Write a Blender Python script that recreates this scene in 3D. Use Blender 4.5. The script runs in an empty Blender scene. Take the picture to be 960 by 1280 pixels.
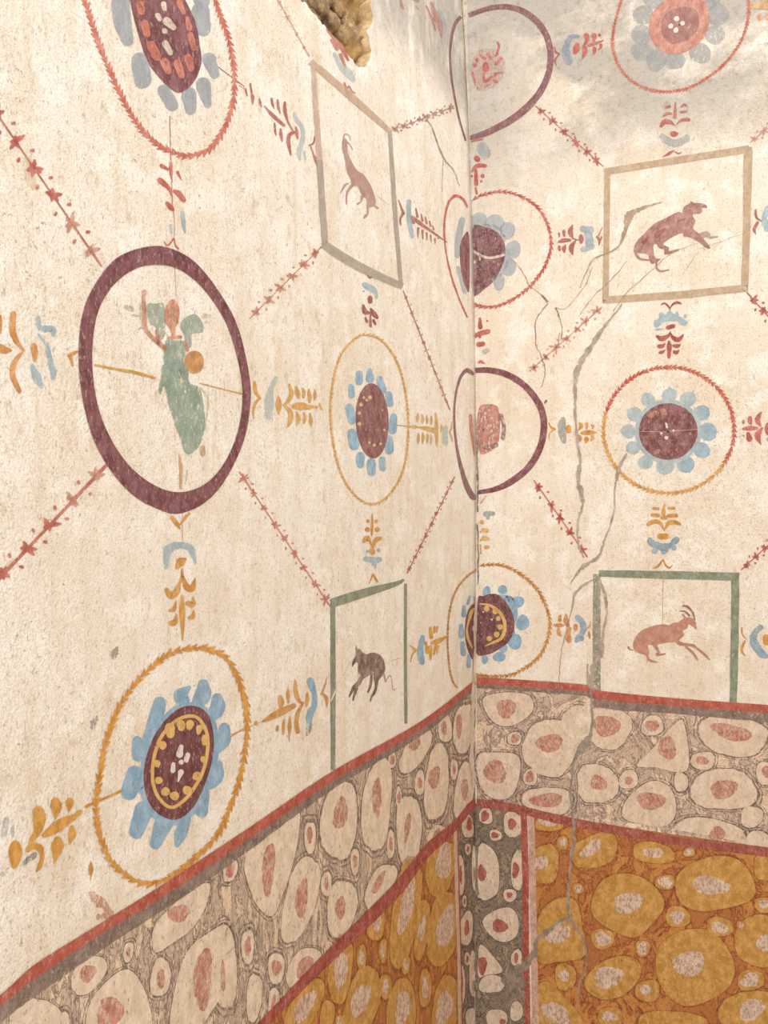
import bpy, bmesh, math, random
from mathutils import Vector, Matrix, noise
from mathutils.geometry import delaunay_2d_cdt
random.seed(11)
C = bpy.context.scene.collection

# ------------------------------------------------------------------ camera
F = 1057.0                                   # focal length in pixels of a 960x1280 frame
YAW, PITCH = math.radians(25.9), math.radians(-1.9)
CAM = Vector((0.74, -2.07, 1.5))
fwd = Vector((-math.sin(YAW)*math.cos(PITCH), math.cos(YAW)*math.cos(PITCH), math.sin(PITCH)))
rgt = fwd.cross(Vector((0, 0, 1))).normalized()
up = rgt.cross(fwd)
cd = bpy.data.cameras.new('camera'); cam = bpy.data.objects.new('camera', cd); C.objects.link(cam)
cam.matrix_world = Matrix((( rgt.x, up.x, -fwd.x, CAM.x), (rgt.y, up.y, -fwd.y, CAM.y), (rgt.z, up.z, -fwd.z, CAM.z), (0, 0, 0, 1)))
cd.sensor_fit = 'VERTICAL'; cd.sensor_height = 24; cd.lens = F/1280*24; cd.clip_start = 0.02
bpy.context.scene.camera = cam

# ------------------------------------------------------------------ the two wall surfaces
# left wall: x = lx(y, z), it leans back a little towards the vault and has a hollow next to the broken plaster
def sst(a, b, t):
    t = max(0.0, min(1.0, (t-a)/(b-a))); return t*t*(3-2*t)
def lx(y, z):
    q = -0.026*(z-1.45)**2 if z > 1.45 else 0.0
    e = z - (2.455 - (y + 0.645)*1.05)                   # the fold running down towards the corner
    q -= 0.016*sst(0.0, 0.05, e)*sst(-0.70, -0.60, y)*(1-sst(-0.50, -0.26, y))
    q += 0.002*noise.noise(Vector((0.3, y*2.2, z*2.2)))*min(1.0, -y*3)
    return q
def ry(x, z):
    return 0.002*noise.noise(Vector((x*2.2, 5.3, z*2.2)))*min(1.0, x*3)
def ray(px, py):
    return fwd + rgt*((px-480)/F) + up*((640-py)/F)
def hit(w, px, py):
    d = ray(px, py); o = 0.0
    for _ in range(6):
        if w == 'L':
            t = (o-CAM.x)/d.x; p = CAM + d*t; o = lx(p.y, p.z)
        else:
            t = (o-CAM.y)/d.y; p = CAM + d*t; o = ry(p.x, p.z)
    return (p.y, p.z) if w == 'L' else (p.x, p.z)
def surf(w, u, v, off=0.0):
    if w == 'L':
        u = min(u, -off*0.5); return Vector((lx(u, v)+off, u, v))
    u = max(u, lx(-0.001, v)+off*0.5); return Vector((u, ry(u, v)-off, v))

# ------------------------------------------------------------------ materials
def lin(c):
    return tuple(((v/255)/12.92 if v/255 <= 0.04045 else ((v/255+0.055)/1.055)**2.4) for v in c) + (1,)
class NT:
    def __init__(s, name):
        s.m = bpy.data.materials.new(name); s.m.use_nodes = True
        s.t = s.m.node_tree; s.t.nodes.clear()
        s.out = s.n('ShaderNodeOutputMaterial'); s.geo = s.n('ShaderNodeNewGeometry')
    def n(s, typ, **kw):
        x = s.t.nodes.new(typ)
        for k, v in kw.items(): setattr(x, k, v)
        return x
    def l(s, a, b): s.t.links.new(a, b)
    def vec(s, sc=(1, 1, 1), loc=(0, 0, 0)):
        m = s.n('ShaderNodeMapping'); m.inputs['Scale'].default_value = sc; m.inputs['Location'].default_value = loc
        s.l(s.geo.outputs['Position'], m.inputs['Vector']); return m.outputs[0]
    def noise(s, scale, detail=4, rough=0.55, sc=(1, 1, 1), loc=(0, 0, 0), dist=0):
        x = s.n('ShaderNodeTexNoise'); x.inputs['Scale'].default_value = scale; x.inputs['Detail'].default_value = detail
        x.inputs['Roughness'].default_value = rough; x.inputs['Distortion'].default_value = dist
        s.l(s.vec(sc, loc), x.inputs['Vector']); return x.outputs['Fac']
    def ramp(s, f, a, b, va=0.0, vb=1.0, smooth=True):
        x = s.n('ShaderNodeMapRange'); x.interpolation_type = 'SMOOTHSTEP' if smooth else 'LINEAR'
        x.inputs[1].default_value = a; x.inputs[2].default_value = b; x.inputs[3].default_value = va; x.inputs[4].default_value = vb
        s.l(f, x.inputs[0]); return x.outputs[0]
    def mul(s, a, b, op='MULTIPLY'):
        x = s.n('ShaderNodeMath', operation=op)
        for i, v in enumerate((a, b)):
            if isinstance(v, (int, float)): x.inputs[i].default_value = v
            else: s.l(v, x.inputs[i])
        return x.outputs[0]
    def mix(s, f, a, b, mode='MIX'):
        x = s.n('ShaderNodeMix', data_type='RGBA', blend_type=mode)
        for i, v in ((0, f), (6, a), (7, b)):
            if isinstance(v, (int, float)): x.inputs[i].default_value = v
            elif isinstance(v, tuple): x.inputs[i].default_value = v
            else: s.l(v, x.inputs[i])
        return x.outputs[2]
    def bsdf(s, col, rough=0.85, bump=None, bs=0.3, bd=0.002, alpha=None):
        b = s.n('ShaderNodeBsdfPrincipled'); b.inputs['Roughness'].default_value = rough
        b.inputs['Specular IOR Level'].default_value = 0.25
        if isinstance(col, tuple): b.inputs['Base Color'].default_value = col
        else: s.l(col, b.inputs['Base Color'])
        if bump is not None:
            bm = s.n('ShaderNodeBump'); bm.inputs['Strength'].default_value = bs; bm.inputs['Distance'].default_value = bd
            s.l(bump, bm.inputs['Height']); s.l(bm.outputs[0], b.inputs['Normal'])
        if alpha is None: s.l(b.outputs[0], s.out.inputs[0])
        else:
            tr = s.n('ShaderNodeBsdfTransparent'); mx = s.n('ShaderNodeMixShader')
            s.l(alpha, mx.inputs[0]); s.l(tr.outputs[0], mx.inputs[1]); s.l(b.outputs[0], mx.inputs[2]); s.l(mx.outputs[0], s.out.inputs[0])
        return s.m

def plaster(name, base, side):
    s = NT(name)
    c = s.mix(s.ramp(s.noise(5, 6, 0.6), 0.35, 0.68), lin(base), lin(tuple(int(v*k) for v, k in zip(base, (0.97, 0.945, 0.91)))))
    st = (1, 3.5, 0.35) if side == 'L' else (3.5, 1, 0.35)
    c = s.mix(s.mul(s.ramp(s.noise(9, 5, 0.65, st, (3, 1, 2)), 0.47, 0.70), 0.52), c, lin((222, 205, 176)))     # yellowish runs
    c = s.mix(s.mul(s.ramp(s.noise(14, 6, 0.7, (1, 1, 1), (7, 4, 2)), 0.48, 0.62), 0.70), c, lin((250, 246, 238)))   # whitish bloom
    c = s.mix(s.mul(s.ramp(s.noise(48, 5, 0.75, (1, 1, 0.6), (1, 9, 2)), 0.53, 0.70), 0.55), c, lin((204, 178, 146)))
    c = s.mix(s.mul(s.ramp(s.noise(230, 4, 0.7, (1, 1, 0.45)), 0.54, 0.70), 0.62), c, lin((172, 148, 122)))        # pitting
    c = s.mix(s.mul(s.ramp(s.noise(120, 3, 0.8, (1, 1, 1), (4, 2, 8)), 0.62, 0.70), 0.70), c, lin((142, 120, 100)))
    # fine hair cracks
    v = s.n('ShaderNodeTexVoronoi', feature='DISTANCE_TO_EDGE'); v.inputs['Scale'].default_value = 22
    dv = s.n('ShaderNodeMixRGB'); 
    nz = s.n('ShaderNodeTexNoise'); nz.inputs['Scale'].default_value = 25; nz.inputs['Detail'].default_value = 4
    s.l(s.geo.outputs['Position'], nz.inputs['Vector']); dv.inputs[0].default_value = 0.10
    s.l(s.geo.outputs['Position'], dv.inputs[1]); s.l(nz.outputs['Color'], dv.inputs[2]); s.l(dv.outputs[0], v.inputs['Vector'])
    hc = s.mul(s.ramp(v.outputs['Distance'], 0.0, 0.018, 1, 0), s.ramp(s.noise(5, 3, 0.6, (1, 1, 1), (9, 9, 3)), 0.56, 0.66))
    c = s.mix(s.mul(hc, 0.45), c, lin((170, 148, 124)))
    sx = s.n('ShaderNodeSeparateXYZ'); s.l(s.geo.outputs['Position'], sx.inputs[0])
    # grey damp stain at the top by the corner
    if side == 'R':
        hz = s.mul(s.ramp(sx.outputs['Z'], 2.20, 2.42), s.ramp(s.noise(3.6, 7, 0.66, (1, 1, 1.5), (2.2, 0, 4.4)), 0.38, 0.56))
        hz2 = s.mul(s.ramp(sx.outputs['Z'], 2.08, 2.40), s.ramp(sx.outputs['X'], 0.28, 0.0))
        hz = s.mul(hz, s.mul(hz2, 0.8), 'MAXIMUM')
    else:
        hz = s.mul(s.ramp(sx.outputs['Z'], 2.38, 2.52), s.ramp(sx.outputs['Y'], -0.64, -0.50))
        hz = s.mul(hz, s.ramp(s.noise(9, 6, 0.66, (1, 2.5, 0.8), (2.2, 0, 4.4)), 0.28, 0.54))
    c = s.mix(s.mul(hz, 0.85), c, lin((176, 170, 162)))
    c = s.mix(s.mul(s.mul(hz, s.ramp(s.noise(60, 5, 0.75, (1, 1, 1), (1, 2, 7)), 0.50, 0.68)), 0.6), c, lin((134, 128, 122)))
    # brownish dirt lower down on the plaster
    ht = s.mul(s.noise(60, 5, 0.7), s.noise(300, 3, 0.6), 'ADD')
    c = s.mix(s.mul(s.ramp(s.noise(420, 3, 0.8), 0.44, 0.62), 0.34), c, lin((172, 150, 128)))
    hb = s.mul(s.noise(9, 4, 0.5), s.mul(ht, 0.45), 'ADD')
    return s.bsdf(c, 0.9, hb, 0.65, 0.0045)

PM = {}
def paint(col, wear=0.35, fade=1.0, var=0.12, key=None):
    k = (col, wear, fade, var)
    if k in PM: return PM[k]
    s = NT('paint_%d_%d_%d' % col)
    dark = lin(tuple(int(v*(1-var)) for v in col)); lt = lin(tuple(min(255, int(v+(255-v)*var*1.3)) for v in col))
    c = s.mix(s.ramp(s.noise(55, 5, 0.7, (1, 1, 0.7)), 0.35, 0.68), dark, lt)
    c = s.mix(s.mul(s.ramp(s.noise(240, 4, 0.75, (1, 1, .5)), 0.54, 0.68), 0.42), c, lin((224, 200, 182)))
    a = s.ramp(s.noise(190, 5, 0.75, (1, 1, 0.5), (5, 5, 5)), 0.64-0.20*wear, 0.76-0.16*wear, 1.0, 0.12)
    a2 = s.ramp(s.noise(40, 7, 0.78, (1, 1, 0.7), (2, 8, 5)), 0.66-0.20*wear, 0.80-0.14*wear, 1.0, 0.22)
    a = s.mul(s.mul(a, a2), fade)
    ht = s.mul(s.noise(60, 5, 0.7), s.noise(300, 3, 0.6), 'ADD')
    hb = s.mul(s.noise(9, 4, 0.5), s.mul(ht, 0.35), 'ADD')
    PM[k] = s.bsdf(c, 0.8, hb, 0.5, 0.004, a)
    return PM[k]

def veined(name, a, b, c3, side, sc=1.0, thr=(0.44, 0.60)):
    "veined marble ground between the painted stones: thin strands over a mid tone"
    s = NT(name)
    st = (1, 2.3, 0.7) if side == 'L' else (1.4, 1, 1.0)
    n1 = s.noise(16*sc, 7, 0.7, st, (1, 2, 3), 1.6); n2 = s.noise(30*sc, 6, 0.7, st, (5, 2, 9), 2.2)
    base = s.mix(s.ramp(n1, 0.35, 0.65), lin(b), lin(tuple(int(x*.38+y*.62) for x, y in zip(a, b))))
    # strands: ridges of the noise
    r = s.mul(s.mul(n1, -0.5, 'ADD'), 0.0, 'ADD'); r = s.n('ShaderNodeMath', operation='ABSOLUTE').outputs[0] if False else r
    ab = s.n('ShaderNodeMath', operation='ABSOLUTE'); s.l(r, ab.inputs[0])
    ab2 = s.n('ShaderNodeMath', operation='ABSOLUTE'); s.l(s.mul(n2, -0.5, 'ADD'), ab2.inputs[0])
    c = s.mix(s.ramp(ab.outputs[0], 0.006, 0.030, 1, 0), base, lin(a))
    c = s.mix(s.mul(s.ramp(ab2.outputs[0], 0.006, 0.022, 1, 0), 0.8), c, lin(c3))
    c = s.mix(s.mul(s.ramp(s.noise(200, 4, 0.7), 0.55, 0.7), 0.4), c, lin((196, 172, 148)))
    ht = s.mul(s.noise(60, 5, 0.7), s.noise(300, 3, 0.6), 'ADD')
    return s.bsdf(c, 0.8, ht, 0.5, 0.0015)

# ------------------------------------------------------------------ curve and mesh helpers (all tracing goes through hit())
def cat(pts, closed, n=6):
    out = []; m = len(pts)
    rng = range(m) if closed else range(m-1)
    for i in rng:
        g = (lambda k: pts[k % m]) if closed else (lambda k: pts[max(0, min(m-1, k))])
        p0, p1, p2, p3 = g(i-1), g(i), g(i+1), g(i+2)
        for j in range(n):
            t = j/n
            out.append(tuple(0.5*((2*b)+(c-a)*t+(2*a-5*b+4*c-d)*t*t+(-a+3*b-3*c+d)*t**3) for a, b, c, d in zip(p0, p1, p2, p3)))
    if not closed: out.append(tuple(pts[-1]))
    return out
def rough(poly, amt):
    if not amt: return poly
    o = []
    for i, p in enumerate(poly):
        k = random.random()*50
        o.append((p[0]+random.uniform(-amt, amt), p[1]+random.uniform(-amt, amt)))
    return o
def ell(cx, cy, rx, ry_, ang=0, n=26, jit=0.0, sq=2.0):
    a = math.radians(ang); o = []; ph = random.random()*9
    for i in range(n):
        t = 2*math.pi*i/n; c, s = math.cos(t), math.sin(t)
        k = 1 + jit*(math.sin(2*t+ph)*0.5+math.sin(3*t+ph*2)*0.5+random.uniform(-.3, .3))
        x = rx*k*math.copysign(abs(c)**(2/sq), c); y = ry_*k*math.copysign(abs(s)**(2/sq), s)
        o.append((cx+x*math.cos(a)-y*math.sin(a), cy+x*math.sin(a)+y*math.cos(a)))
    return o
class Sheet:
    "collects outlines drawn in the frame of a photo crop and lays them on one wall as a skin of paint"
    def __init__(s, w, layer, view=(0, 0, 1)):
        s.w, s.off, s.v = w, 0.0004+0.00009*layer, view; s.V = []; s.Fc = []; s.B = []
    def P(s, p): return (s.v[0]+p[0]/s.v[2], s.v[1]+p[1]/s.v[2])
    def uv(s, p): q = s.P(p); return hit(s.w, *q)
    def strip(s, A, B, closed=False):
        n = len(A); b0 = len(s.V); s.B.append((b0, len(s.Fc)))
        for a, b in zip(A, B):
            for p in (a, b):
                u = s.uv(p); s.V.append(surf(s.w, u[0], u[1], s.off))
        for i in range(n if closed else n-1):
            j = (i+1) % n; s.Fc.append((b0+2*i, b0+2*i+1, b0+2*j+1, b0+2*j))
        return s
    def poly(s, pts, jit=0.0, smooth=True, grid=0.03):
        if smooth: pts = cat(pts, True, 4)
        pts = rough(pts, jit*s.v[2])
        U = [Vector(s.uv(p)) for p in pts]; n = len(U)
        E = [(i, (i+1) % n) for i in range(n)]
        x0, x1 = min(u.x for u in U), max(u.x for u in U); y0, y1 = min(u.y for u in U), max(u.y for u in U)
        G = list(U)
        if x1-x0 > grid*1.3 or y1-y0 > grid*1.3:
            for i in range(int(x0/grid)-1, int(x1/grid)+2):
                for j in range(int(y0/grid)-1, int(y1/grid)+2):
                    G.append(Vector((i*grid+0.001, j*grid+0.0007)))
        vs, es, fs, *_ = delaunay_2d_cdt(G, E, [], 1, 1e-6)
        par = list(range(len(vs)))
        def fd(i):
            while par[i] != i: par[i] = par[par[i]]; i = par[i]
            return i
        for f in fs:
            for k in f[1:]: par[fd(k)] = fd(f[0])
        cnt = {}
        for f in fs: k = fd(f[0]); cnt[k] = cnt.get(k, 0)+1
        if cnt: top = max(cnt, key=cnt.get); fs = [f for f in fs if fd(f[0]) == top]
        used = sorted({i for f in fs for i in f}); mp = {i: k for k, i in enumerate(used)}
        vs = [vs[i] for i in used]; fs = [tuple(mp[i] for i in f) for f in fs]
        b0 = len(s.V); s.B.append((b0, len(s.Fc)))
        s.V += [surf(s.w, v.x, v.y, s.off) for v in vs]
        s.Fc += [tuple(b0+i for i in f) for f in fs]
        return s
    def stroke(s, pts, butt=False, n=5, closed=False, jit=0.03):
        "pts (x, y, width); round ends unless butt"
        if len(pts) == 1:
            x, y, w = pts[0]; return s.poly(ell(x, y, w/2, w/2, 0, 12, 0.06), smooth=False)
        q = cat([tuple(map(float, p)) for p in pts], closed, n); m = len(q); L, R = [], []
        def nrm(i):
            a = q[(i-1) % m] if closed else q[max(0, i-1)]; b = q[(i+1) % m] if closed else q[min(m-1, i+1)]
            dx, dy = b[0]-a[0], b[1]-a[1]; k = math.hypot(dx, dy) or 1; return dx/k, dy/k
        if not (butt or closed):
            dx, dy = nrm(0); x, y, w = q[0]
            for a in (80, 60, 35): L, R = L+[(x-dx*w/2*math.sin(math.radians(a))-dy*w/2*math.cos(math.radians(a)), y-dy*w/2*math.sin(math.radians(a))+dx*w/2*math.cos(math.radians(a)))], R+[(x-dx*w/2*math.sin(math.radians(a))+dy*w/2*math.cos(math.radians(a)), y-dy*w/2*math.sin(math.radians(a))-dx*w/2*math.cos(math.radians(a)))]
        for i in range(m):
            dx, dy = nrm(i); x, y, w = q[i]; w = max(w, 0.3); j = random.uniform(-jit, jit)*w; k = random.uniform(-jit, jit)*w
            L.append((x-dy*(w/2+j), y+dx*(w/2+j))); R.append((x+dy*(w/2+k), y-dx*(w/2+k)))
        if not (butt or closed):
            dx, dy = nrm(m-1); x, y, w = q[-1]
            for a in (35, 60, 80): L.append((x+dx*w/2*math.sin(math.radians(a))-dy*w/2*math.cos(math.radians(a)), y+dy*w/2*math.sin(math.radians(a))+dx*w/2*math.cos(math.radians(a)))); R.append((x+dx*w/2*math.sin(math.radians(a))+dy*w/2*math.cos(math.radians(a)), y+dy*w/2*math.sin(math.radians(a))-dx*w/2*math.cos(math.radians(a))))
        return s.strip(L, R, closed)
    def strokes(s, txt, **k):
        for st in txt.split('|'): s.stroke([tuple(map(float, p.split(','))) for p in st.split()], **k)
        return s
    def wreath(s, pts, size, n, closed=False, flip=False):
        "two rows of little pointed leaves along a curve, with a thin stem"
        q = cat([(float(a), float(b)) for a, b in pts], closed, 12)
        if closed: q.append(q[0])
        D = [0]
        for a, b in zip(q, q[1:]): D.append(D[-1]+math.hypot(b[0]-a[0], b[1]-a[1]))
        def at(d):
            for i in range(len(D)-1):
                if D[i+1] >= d:
                    t = (d-D[i])/((D[i+1]-D[i]) or 1); a, b = q[i], q[i+1]
                    k = math.hypot(b[0]-a[0], b[1]-a[1]) or 1
                    return a[0]+(b[0]-a[0])*t, a[1]+(b[1]-a[1])*t, (b[0]-a[0])/k, (b[1]-a[1])/k
            return q[-1][0], q[-1][1], 0, 1
        for i in range(n):
            x, y, dx, dy = at(D[-1]*(i+0.5)/n)
            if flip: dx, dy = -dx, -dy
            l = D[-1]/n*1.15*random.uniform(.85, 1.15)
            for sd in (-1, 1):
                nx, ny = -dy*sd*size, dx*sd*size; z = random.uniform(.8, 1.15)
                s.poly([(x, y), (x+nx*.35*z, y+ny*.35*z), (x+dx*l+nx*1.15*z, y+dy*l+ny*1.15*z), (x+dx*l*.72, y+dy*l*.72)], smooth=False)
        s.stroke([(p[0], p[1], size*.28) for p in q[::4]], butt=True, n=2)
        return s
    def each(s, name, mat, parent):
        "every brush mark a mesh of its own"
        E = s.B + [(len(s.V), len(s.Fc))]; V, Fc = s.V, s.Fc
        for (a, b), (c, d) in zip(E, E[1:]):
            s.V, s.Fc = V[a:c], [tuple(i-a for i in f) for f in Fc[b:d]]
            s.build(name, mat, parent)
    def build(s, name, mat, parent=None):
        me = bpy.data.meshes.new(name)
        org = parent.matrix_world.translation if parent is not None else Vector((0, 0, 0))
        if parent is not None and parent.parent is not None: org = parent.parent.location + parent.location
        elif parent is not None: org = parent.location
        me.from_pydata([v-org for v in s.V], [], s.Fc); me.update()
        want = Vector((1, 0, 0)) if s.w == 'L' else Vector((0, -1, 0))
        bm = bmesh.new(); bm.from_mesh(me)
        fl = [f for f in bm.faces if f.normal.dot(want) < 0]
        bmesh.ops.reverse_faces(bm, faces=fl)
        for f in bm.faces: f.smooth = True
        bm.to_mesh(me); bm.free()
        me.materials.append(mat)
        o = bpy.data.objects.new(name, me); C.objects.link(o)
        if parent is not None: o.parent = parent
        return o

def thing(name, label, cat_, w, px, py, group=None):
    o = bpy.data.objects.new(name, None); C.objects.link(o); o.empty_display_size = 0.03
    u = hit(w, px, py); o.location = surf(w, u[0], u[1], 0)
    o['label'] = label; o['category'] = cat_
    if group: o['group'] = group
    return o

# ------------------------------------------------------------------ colours of the paint
PURPLE = (124, 72, 76); RED = (190, 96, 78); BRICK = (178, 80, 62); SALMON = (216, 142, 118); MAUVE = (176, 126, 116)
OCHRE = (208, 148, 62); GOLD = (222, 166, 84); BLUE = (146, 174, 190); GREY = (170, 176, 182); GREEN = (128, 136, 112)
CREAM = (228, 208, 178); DKRED = (166, 84, 76)

# ------------------------------------------------------------------ the room
def raw(name, V, Fs, mat, kind='structure'):
    me = bpy.data.meshes.new(name); me.from_pydata(V, [], Fs); me.update(); me.materials.append(mat)
    o = bpy.data.objects.new(name, me); C.objects.link(o)
    if kind: o['kind'] = kind
    return o
ML = plaster('plaster_left', (242, 236, 226), 'L'); MR = plaster('plaster_right', (240, 231, 218), 'R')
_r = NT('broken_edge'); MRIM = _r.bsdf(_r.mix(_r.ramp(_r.noise(60, 6, .7), .4, .6), lin((222, 194, 148)), lin((190, 160, 118))), .95, _r.noise(120, 5, .7), .8, .003)
HOLE = [(366, -60), (372, -8), (386, 8), (398, 24), (410, 38), (424, 55), (438, 72), (450, 84), (458, 82), (464, 66), (462, 46), (466, 26), (464, 4), (470, -60)]
HU = [Vector(hit('L', *p)) for p in HOLE]
def wall_mesh(name, w, u0, u1, v1, mat, holes=None):
    g = 0.03; G = []; E = []
    nu = int((u1-u0)/g); nv = int(v1/g)
    for i in range(nu+1):
        for j in range(nv+1): G.append(Vector((u0+(u1-u0)*i/nu, v1*j/nv)))
    cor = [0, nv, nu*(nv+1)+nv, nu*(nv+1)]
    E += [(cor[i], cor[(i+1) % 4]) for i in range(4)]
    if w == 'L':                                         # finer net round the fold
        for i in range(60):
            for j in range(45): G.append(Vector((-0.95+0.013*i+.004, 2.15+0.02*j+.003)))
    if holes:
        b = len(G); q = [Vector(p) for p in cat([tuple(p) for p in holes], True, 5)]
        q = [Vector((p.x+random.uniform(-.002, .002), p.y+random.uniform(-.003, .003))) for p in q]
        G += q; E += [(b+i, b+(i+1) % len(q)) for i in range(len(q))]
        poly = q
    vs, es, fs, *_ = delaunay_2d_cdt(G, E, [], 1, 1e-6)
    if holes:
        def inside(x, y):
            c = False; n = len(poly)
            for i in range(n):
                a, b2 = poly[i], poly[(i+1) % n]
                if (a.y > y) != (b2.y > y) and x < (b2.x-a.x)*(y-a.y)/(b2.y-a.y)+a.x: c = not c
            return c
        fs = [f for f in fs if not inside(sum(vs[i].x for i in f)/3, sum(vs[i].y for i in f)/3)]
    V = [surf(w, min(v.x, 0) if w == 'L' else max(v.x, -0.06), v.y) for v in vs]
    o = raw(name, V, fs, mat)
    bm = bmesh.new(); bm.from_mesh(o.data)
    want = Vector((1, 0, 0)) if w == 'L' else Vector((0, -1, 0))
    bmesh.ops.reverse_faces(bm, faces=[f for f in bm.faces if f.normal.dot(want) < 0])
    for f in bm.faces: f.smooth = True
    bm.to_mesh(o.data); bm.free()
    m = o.modifiers.new('thick', 'SOLIDIFY'); m.thickness = 0.05; m.offset = -1
    if holes: o.data.materials.append(MRIM); m.material_offset_rim = 1
    return o
wl = wall_mesh('wall_left', 'L', -3.0, 0.0, 3.15, ML, HU)
wr = wall_mesh('wall_back', 'R', -0.06, 1.9, 3.15, MR)
# floor of beaten earth and mortar, and an unseen wall added to block low sky light
def slab(name, a, b, mat):
    bm = bmesh.new(); bmesh.ops.create_cube(bm, size=1)
    for v in bm.verts: v.co = Vector([(a[i]+b[i])/2 + v.co[i]*(b[i]-a[i]) for i in range(3)])
    me = bpy.data.meshes.new(name); bm.to_mesh(me); bm.free(); me.materials.append(mat)
    o = bpy.data.objects.new(name, me); C.objects.link(o); o['kind'] = 'structure'; return o
s = NT('mortar_floor')
fm = s.bsdf(s.mix(s.ramp(s.noise(14, 6, .7), .35, .65), lin((186, 164, 134)), lin((210, 190, 160))), .95, s.noise(60, 5, .7), .6, .004)  # unseen floor, tone lightened and warmed to bounce light onto the dado
slab('floor', (-0.1, -3.05, -0.1), (1.95, 0.1, -0.001), fm)
mo = plaster('plaster_plain', (226, 206, 178), 'R')
slab('sky_block_wall', (1.9, -3.0, 0.0), (2.0, 0.0, 2.2), mo)  # out of view, added to keep horizon light off the lower walls

# ------------------------------------------------------------------ rubble core seen through the broken plaster
s = NT('rubble')
c = s.mix(s.ramp(s.noise(22, 6, .7), .38, .62), lin((196, 160, 110)), lin((150, 124, 94)))
c = s.mix(s.ramp(s.noise(60, 5, .7, (1, 1, 1), (3, 3, 3)), .5, .68), c, lin((214, 184, 140)))
c = s.mix(s.mul(s.ramp(s.noise(110, 4, .7, (1, 1, 1), (8, 3, 1)), .58, .7), .5), c, lin((120, 98, 74)))
MRUB = s.bsdf(c, .95, s.noise(120, 6, .75), .9, .004)
rt = thing('exposed_rubble', 'rough tan rubble showing where the plaster has broken away at the top', 'rubble', 'L', 430, 40)
u0, u1 = min(p.x for p in HU)-.05, max(p.x for p in HU)+.06; v0, v1 = min(p.y for p in HU)-.05, 3.0
V, Fs = [], []; nu, nv = 90, 170
for i in range(nu+1):
    for j in range(nv+1):
        u = u0+(u1-u0)*i/nu; v = v0+(v1-v0)*j/nv
        dd, pp = noise.voronoi(Vector((u*15, v*15, 1.0)))[:2]
        h = -0.03 - 0.040*min(1, dd[0]*1.2) + 0.018*noise.fractal(Vector((u*25, v*25, 0)), .8, 2.2, 5) + 0.006*noise.noise(Vector((u*90, v*90, 3)))
        h += 0.024*sst(-0.66, -0.61, u+0.012*noise.noise(Vector((v*9, 2, 1))))
        V.append(Vector((min(lx(u, v)-0.004, lx(u, v)+h), u, v)) - rt.location)
Fs = [(i*(nv+1)+j, (i+1)*(nv+1)+j, (i+1)*(nv+1)+j+1, i*(nv+1)+j+1) for i in range(nu) for j in range(nv)]
o = raw('rubble_face', V, Fs, MRUB, None); o.parent = rt
for p in o.data.polygons: p.use_smooth = True
dk = NT('rubble_stone'); dkm = dk.bsdf(dk.mix(dk.ramp(dk.noise(60, 5, .7), .4, .6), lin((176, 146, 106)), lin((122, 104, 84))), .95, dk.noise(140, 5, .7), .8, .003)
for (px, py, r) in ((446, 42, .016), (434, 22, .020), (452, 25, .013), (440, 62, .013), (410, 22, .022), (426, 44, .015), (398, 4, .020), (420, 2, .02), (444, 6, .014)):
    bm = bmesh.new(); bmesh.ops.create_icosphere(bm, subdivisions=3, radius=1)
    u = hit('L', px, py); k = random.random()*20
    for v in bm.verts:
        n = 1+.28*noise.fractal(v.co*1.3+Vector((k, 0, 0)), .8, 2, 3)
        v.co = Vector((v.co.x*r*.7*n, v.co.y*r*n*1.3, v.co.z*r*n)) + Vector((lx(*u)-.036, u[0], u[1])) - rt.location
    me = bpy.data.meshes.new('stone'); bm.to_mesh(me); bm.free(); me.materials.append(dkm)
    for p in me.polygons: p.use_smooth = True
    q = bpy.data.objects.new('stone', me); C.objects.link(q); q.parent = rt

# ------------------------------------------------------------------ dado: imitation marble
GL = veined('grey_vein_left', (126, 108, 100), (232, 208, 182), (110, 92, 86), 'L')
GR = veined('grey_vein_right', (140, 120, 110), (232, 206, 180), (124, 104, 96), 'R', .8)
YL = veined('ochre_vein_left', (128, 62, 42), (200, 142, 74), (146, 74, 46), 'L', .8)
YR = veined('ochre_vein_right', (134, 64, 44), (200, 142, 76), (156, 84, 52), 'R', .7)
GC = veined('dark_vein_corner', (84, 74, 70), (176, 154, 130), (70, 62, 60), 'R', 1.5)
stone_m = paint((240, 217, 190), .45, .88, .10); stone_y = paint((202, 148, 66), .35, 1.0, .12); stone_l = paint((243, 222, 197), .45, .90, .10)
core_r = paint((212, 126, 104), .95, .80, .16); core_w = paint((230, 204, 186), .8, .92, .10); core_d = paint((176, 92, 80), .45, .95, .12)
rim_g = paint((126, 108, 98), .95, .75, .2); rim_y = paint((160, 84, 34), .95, .5, .2)
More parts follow.
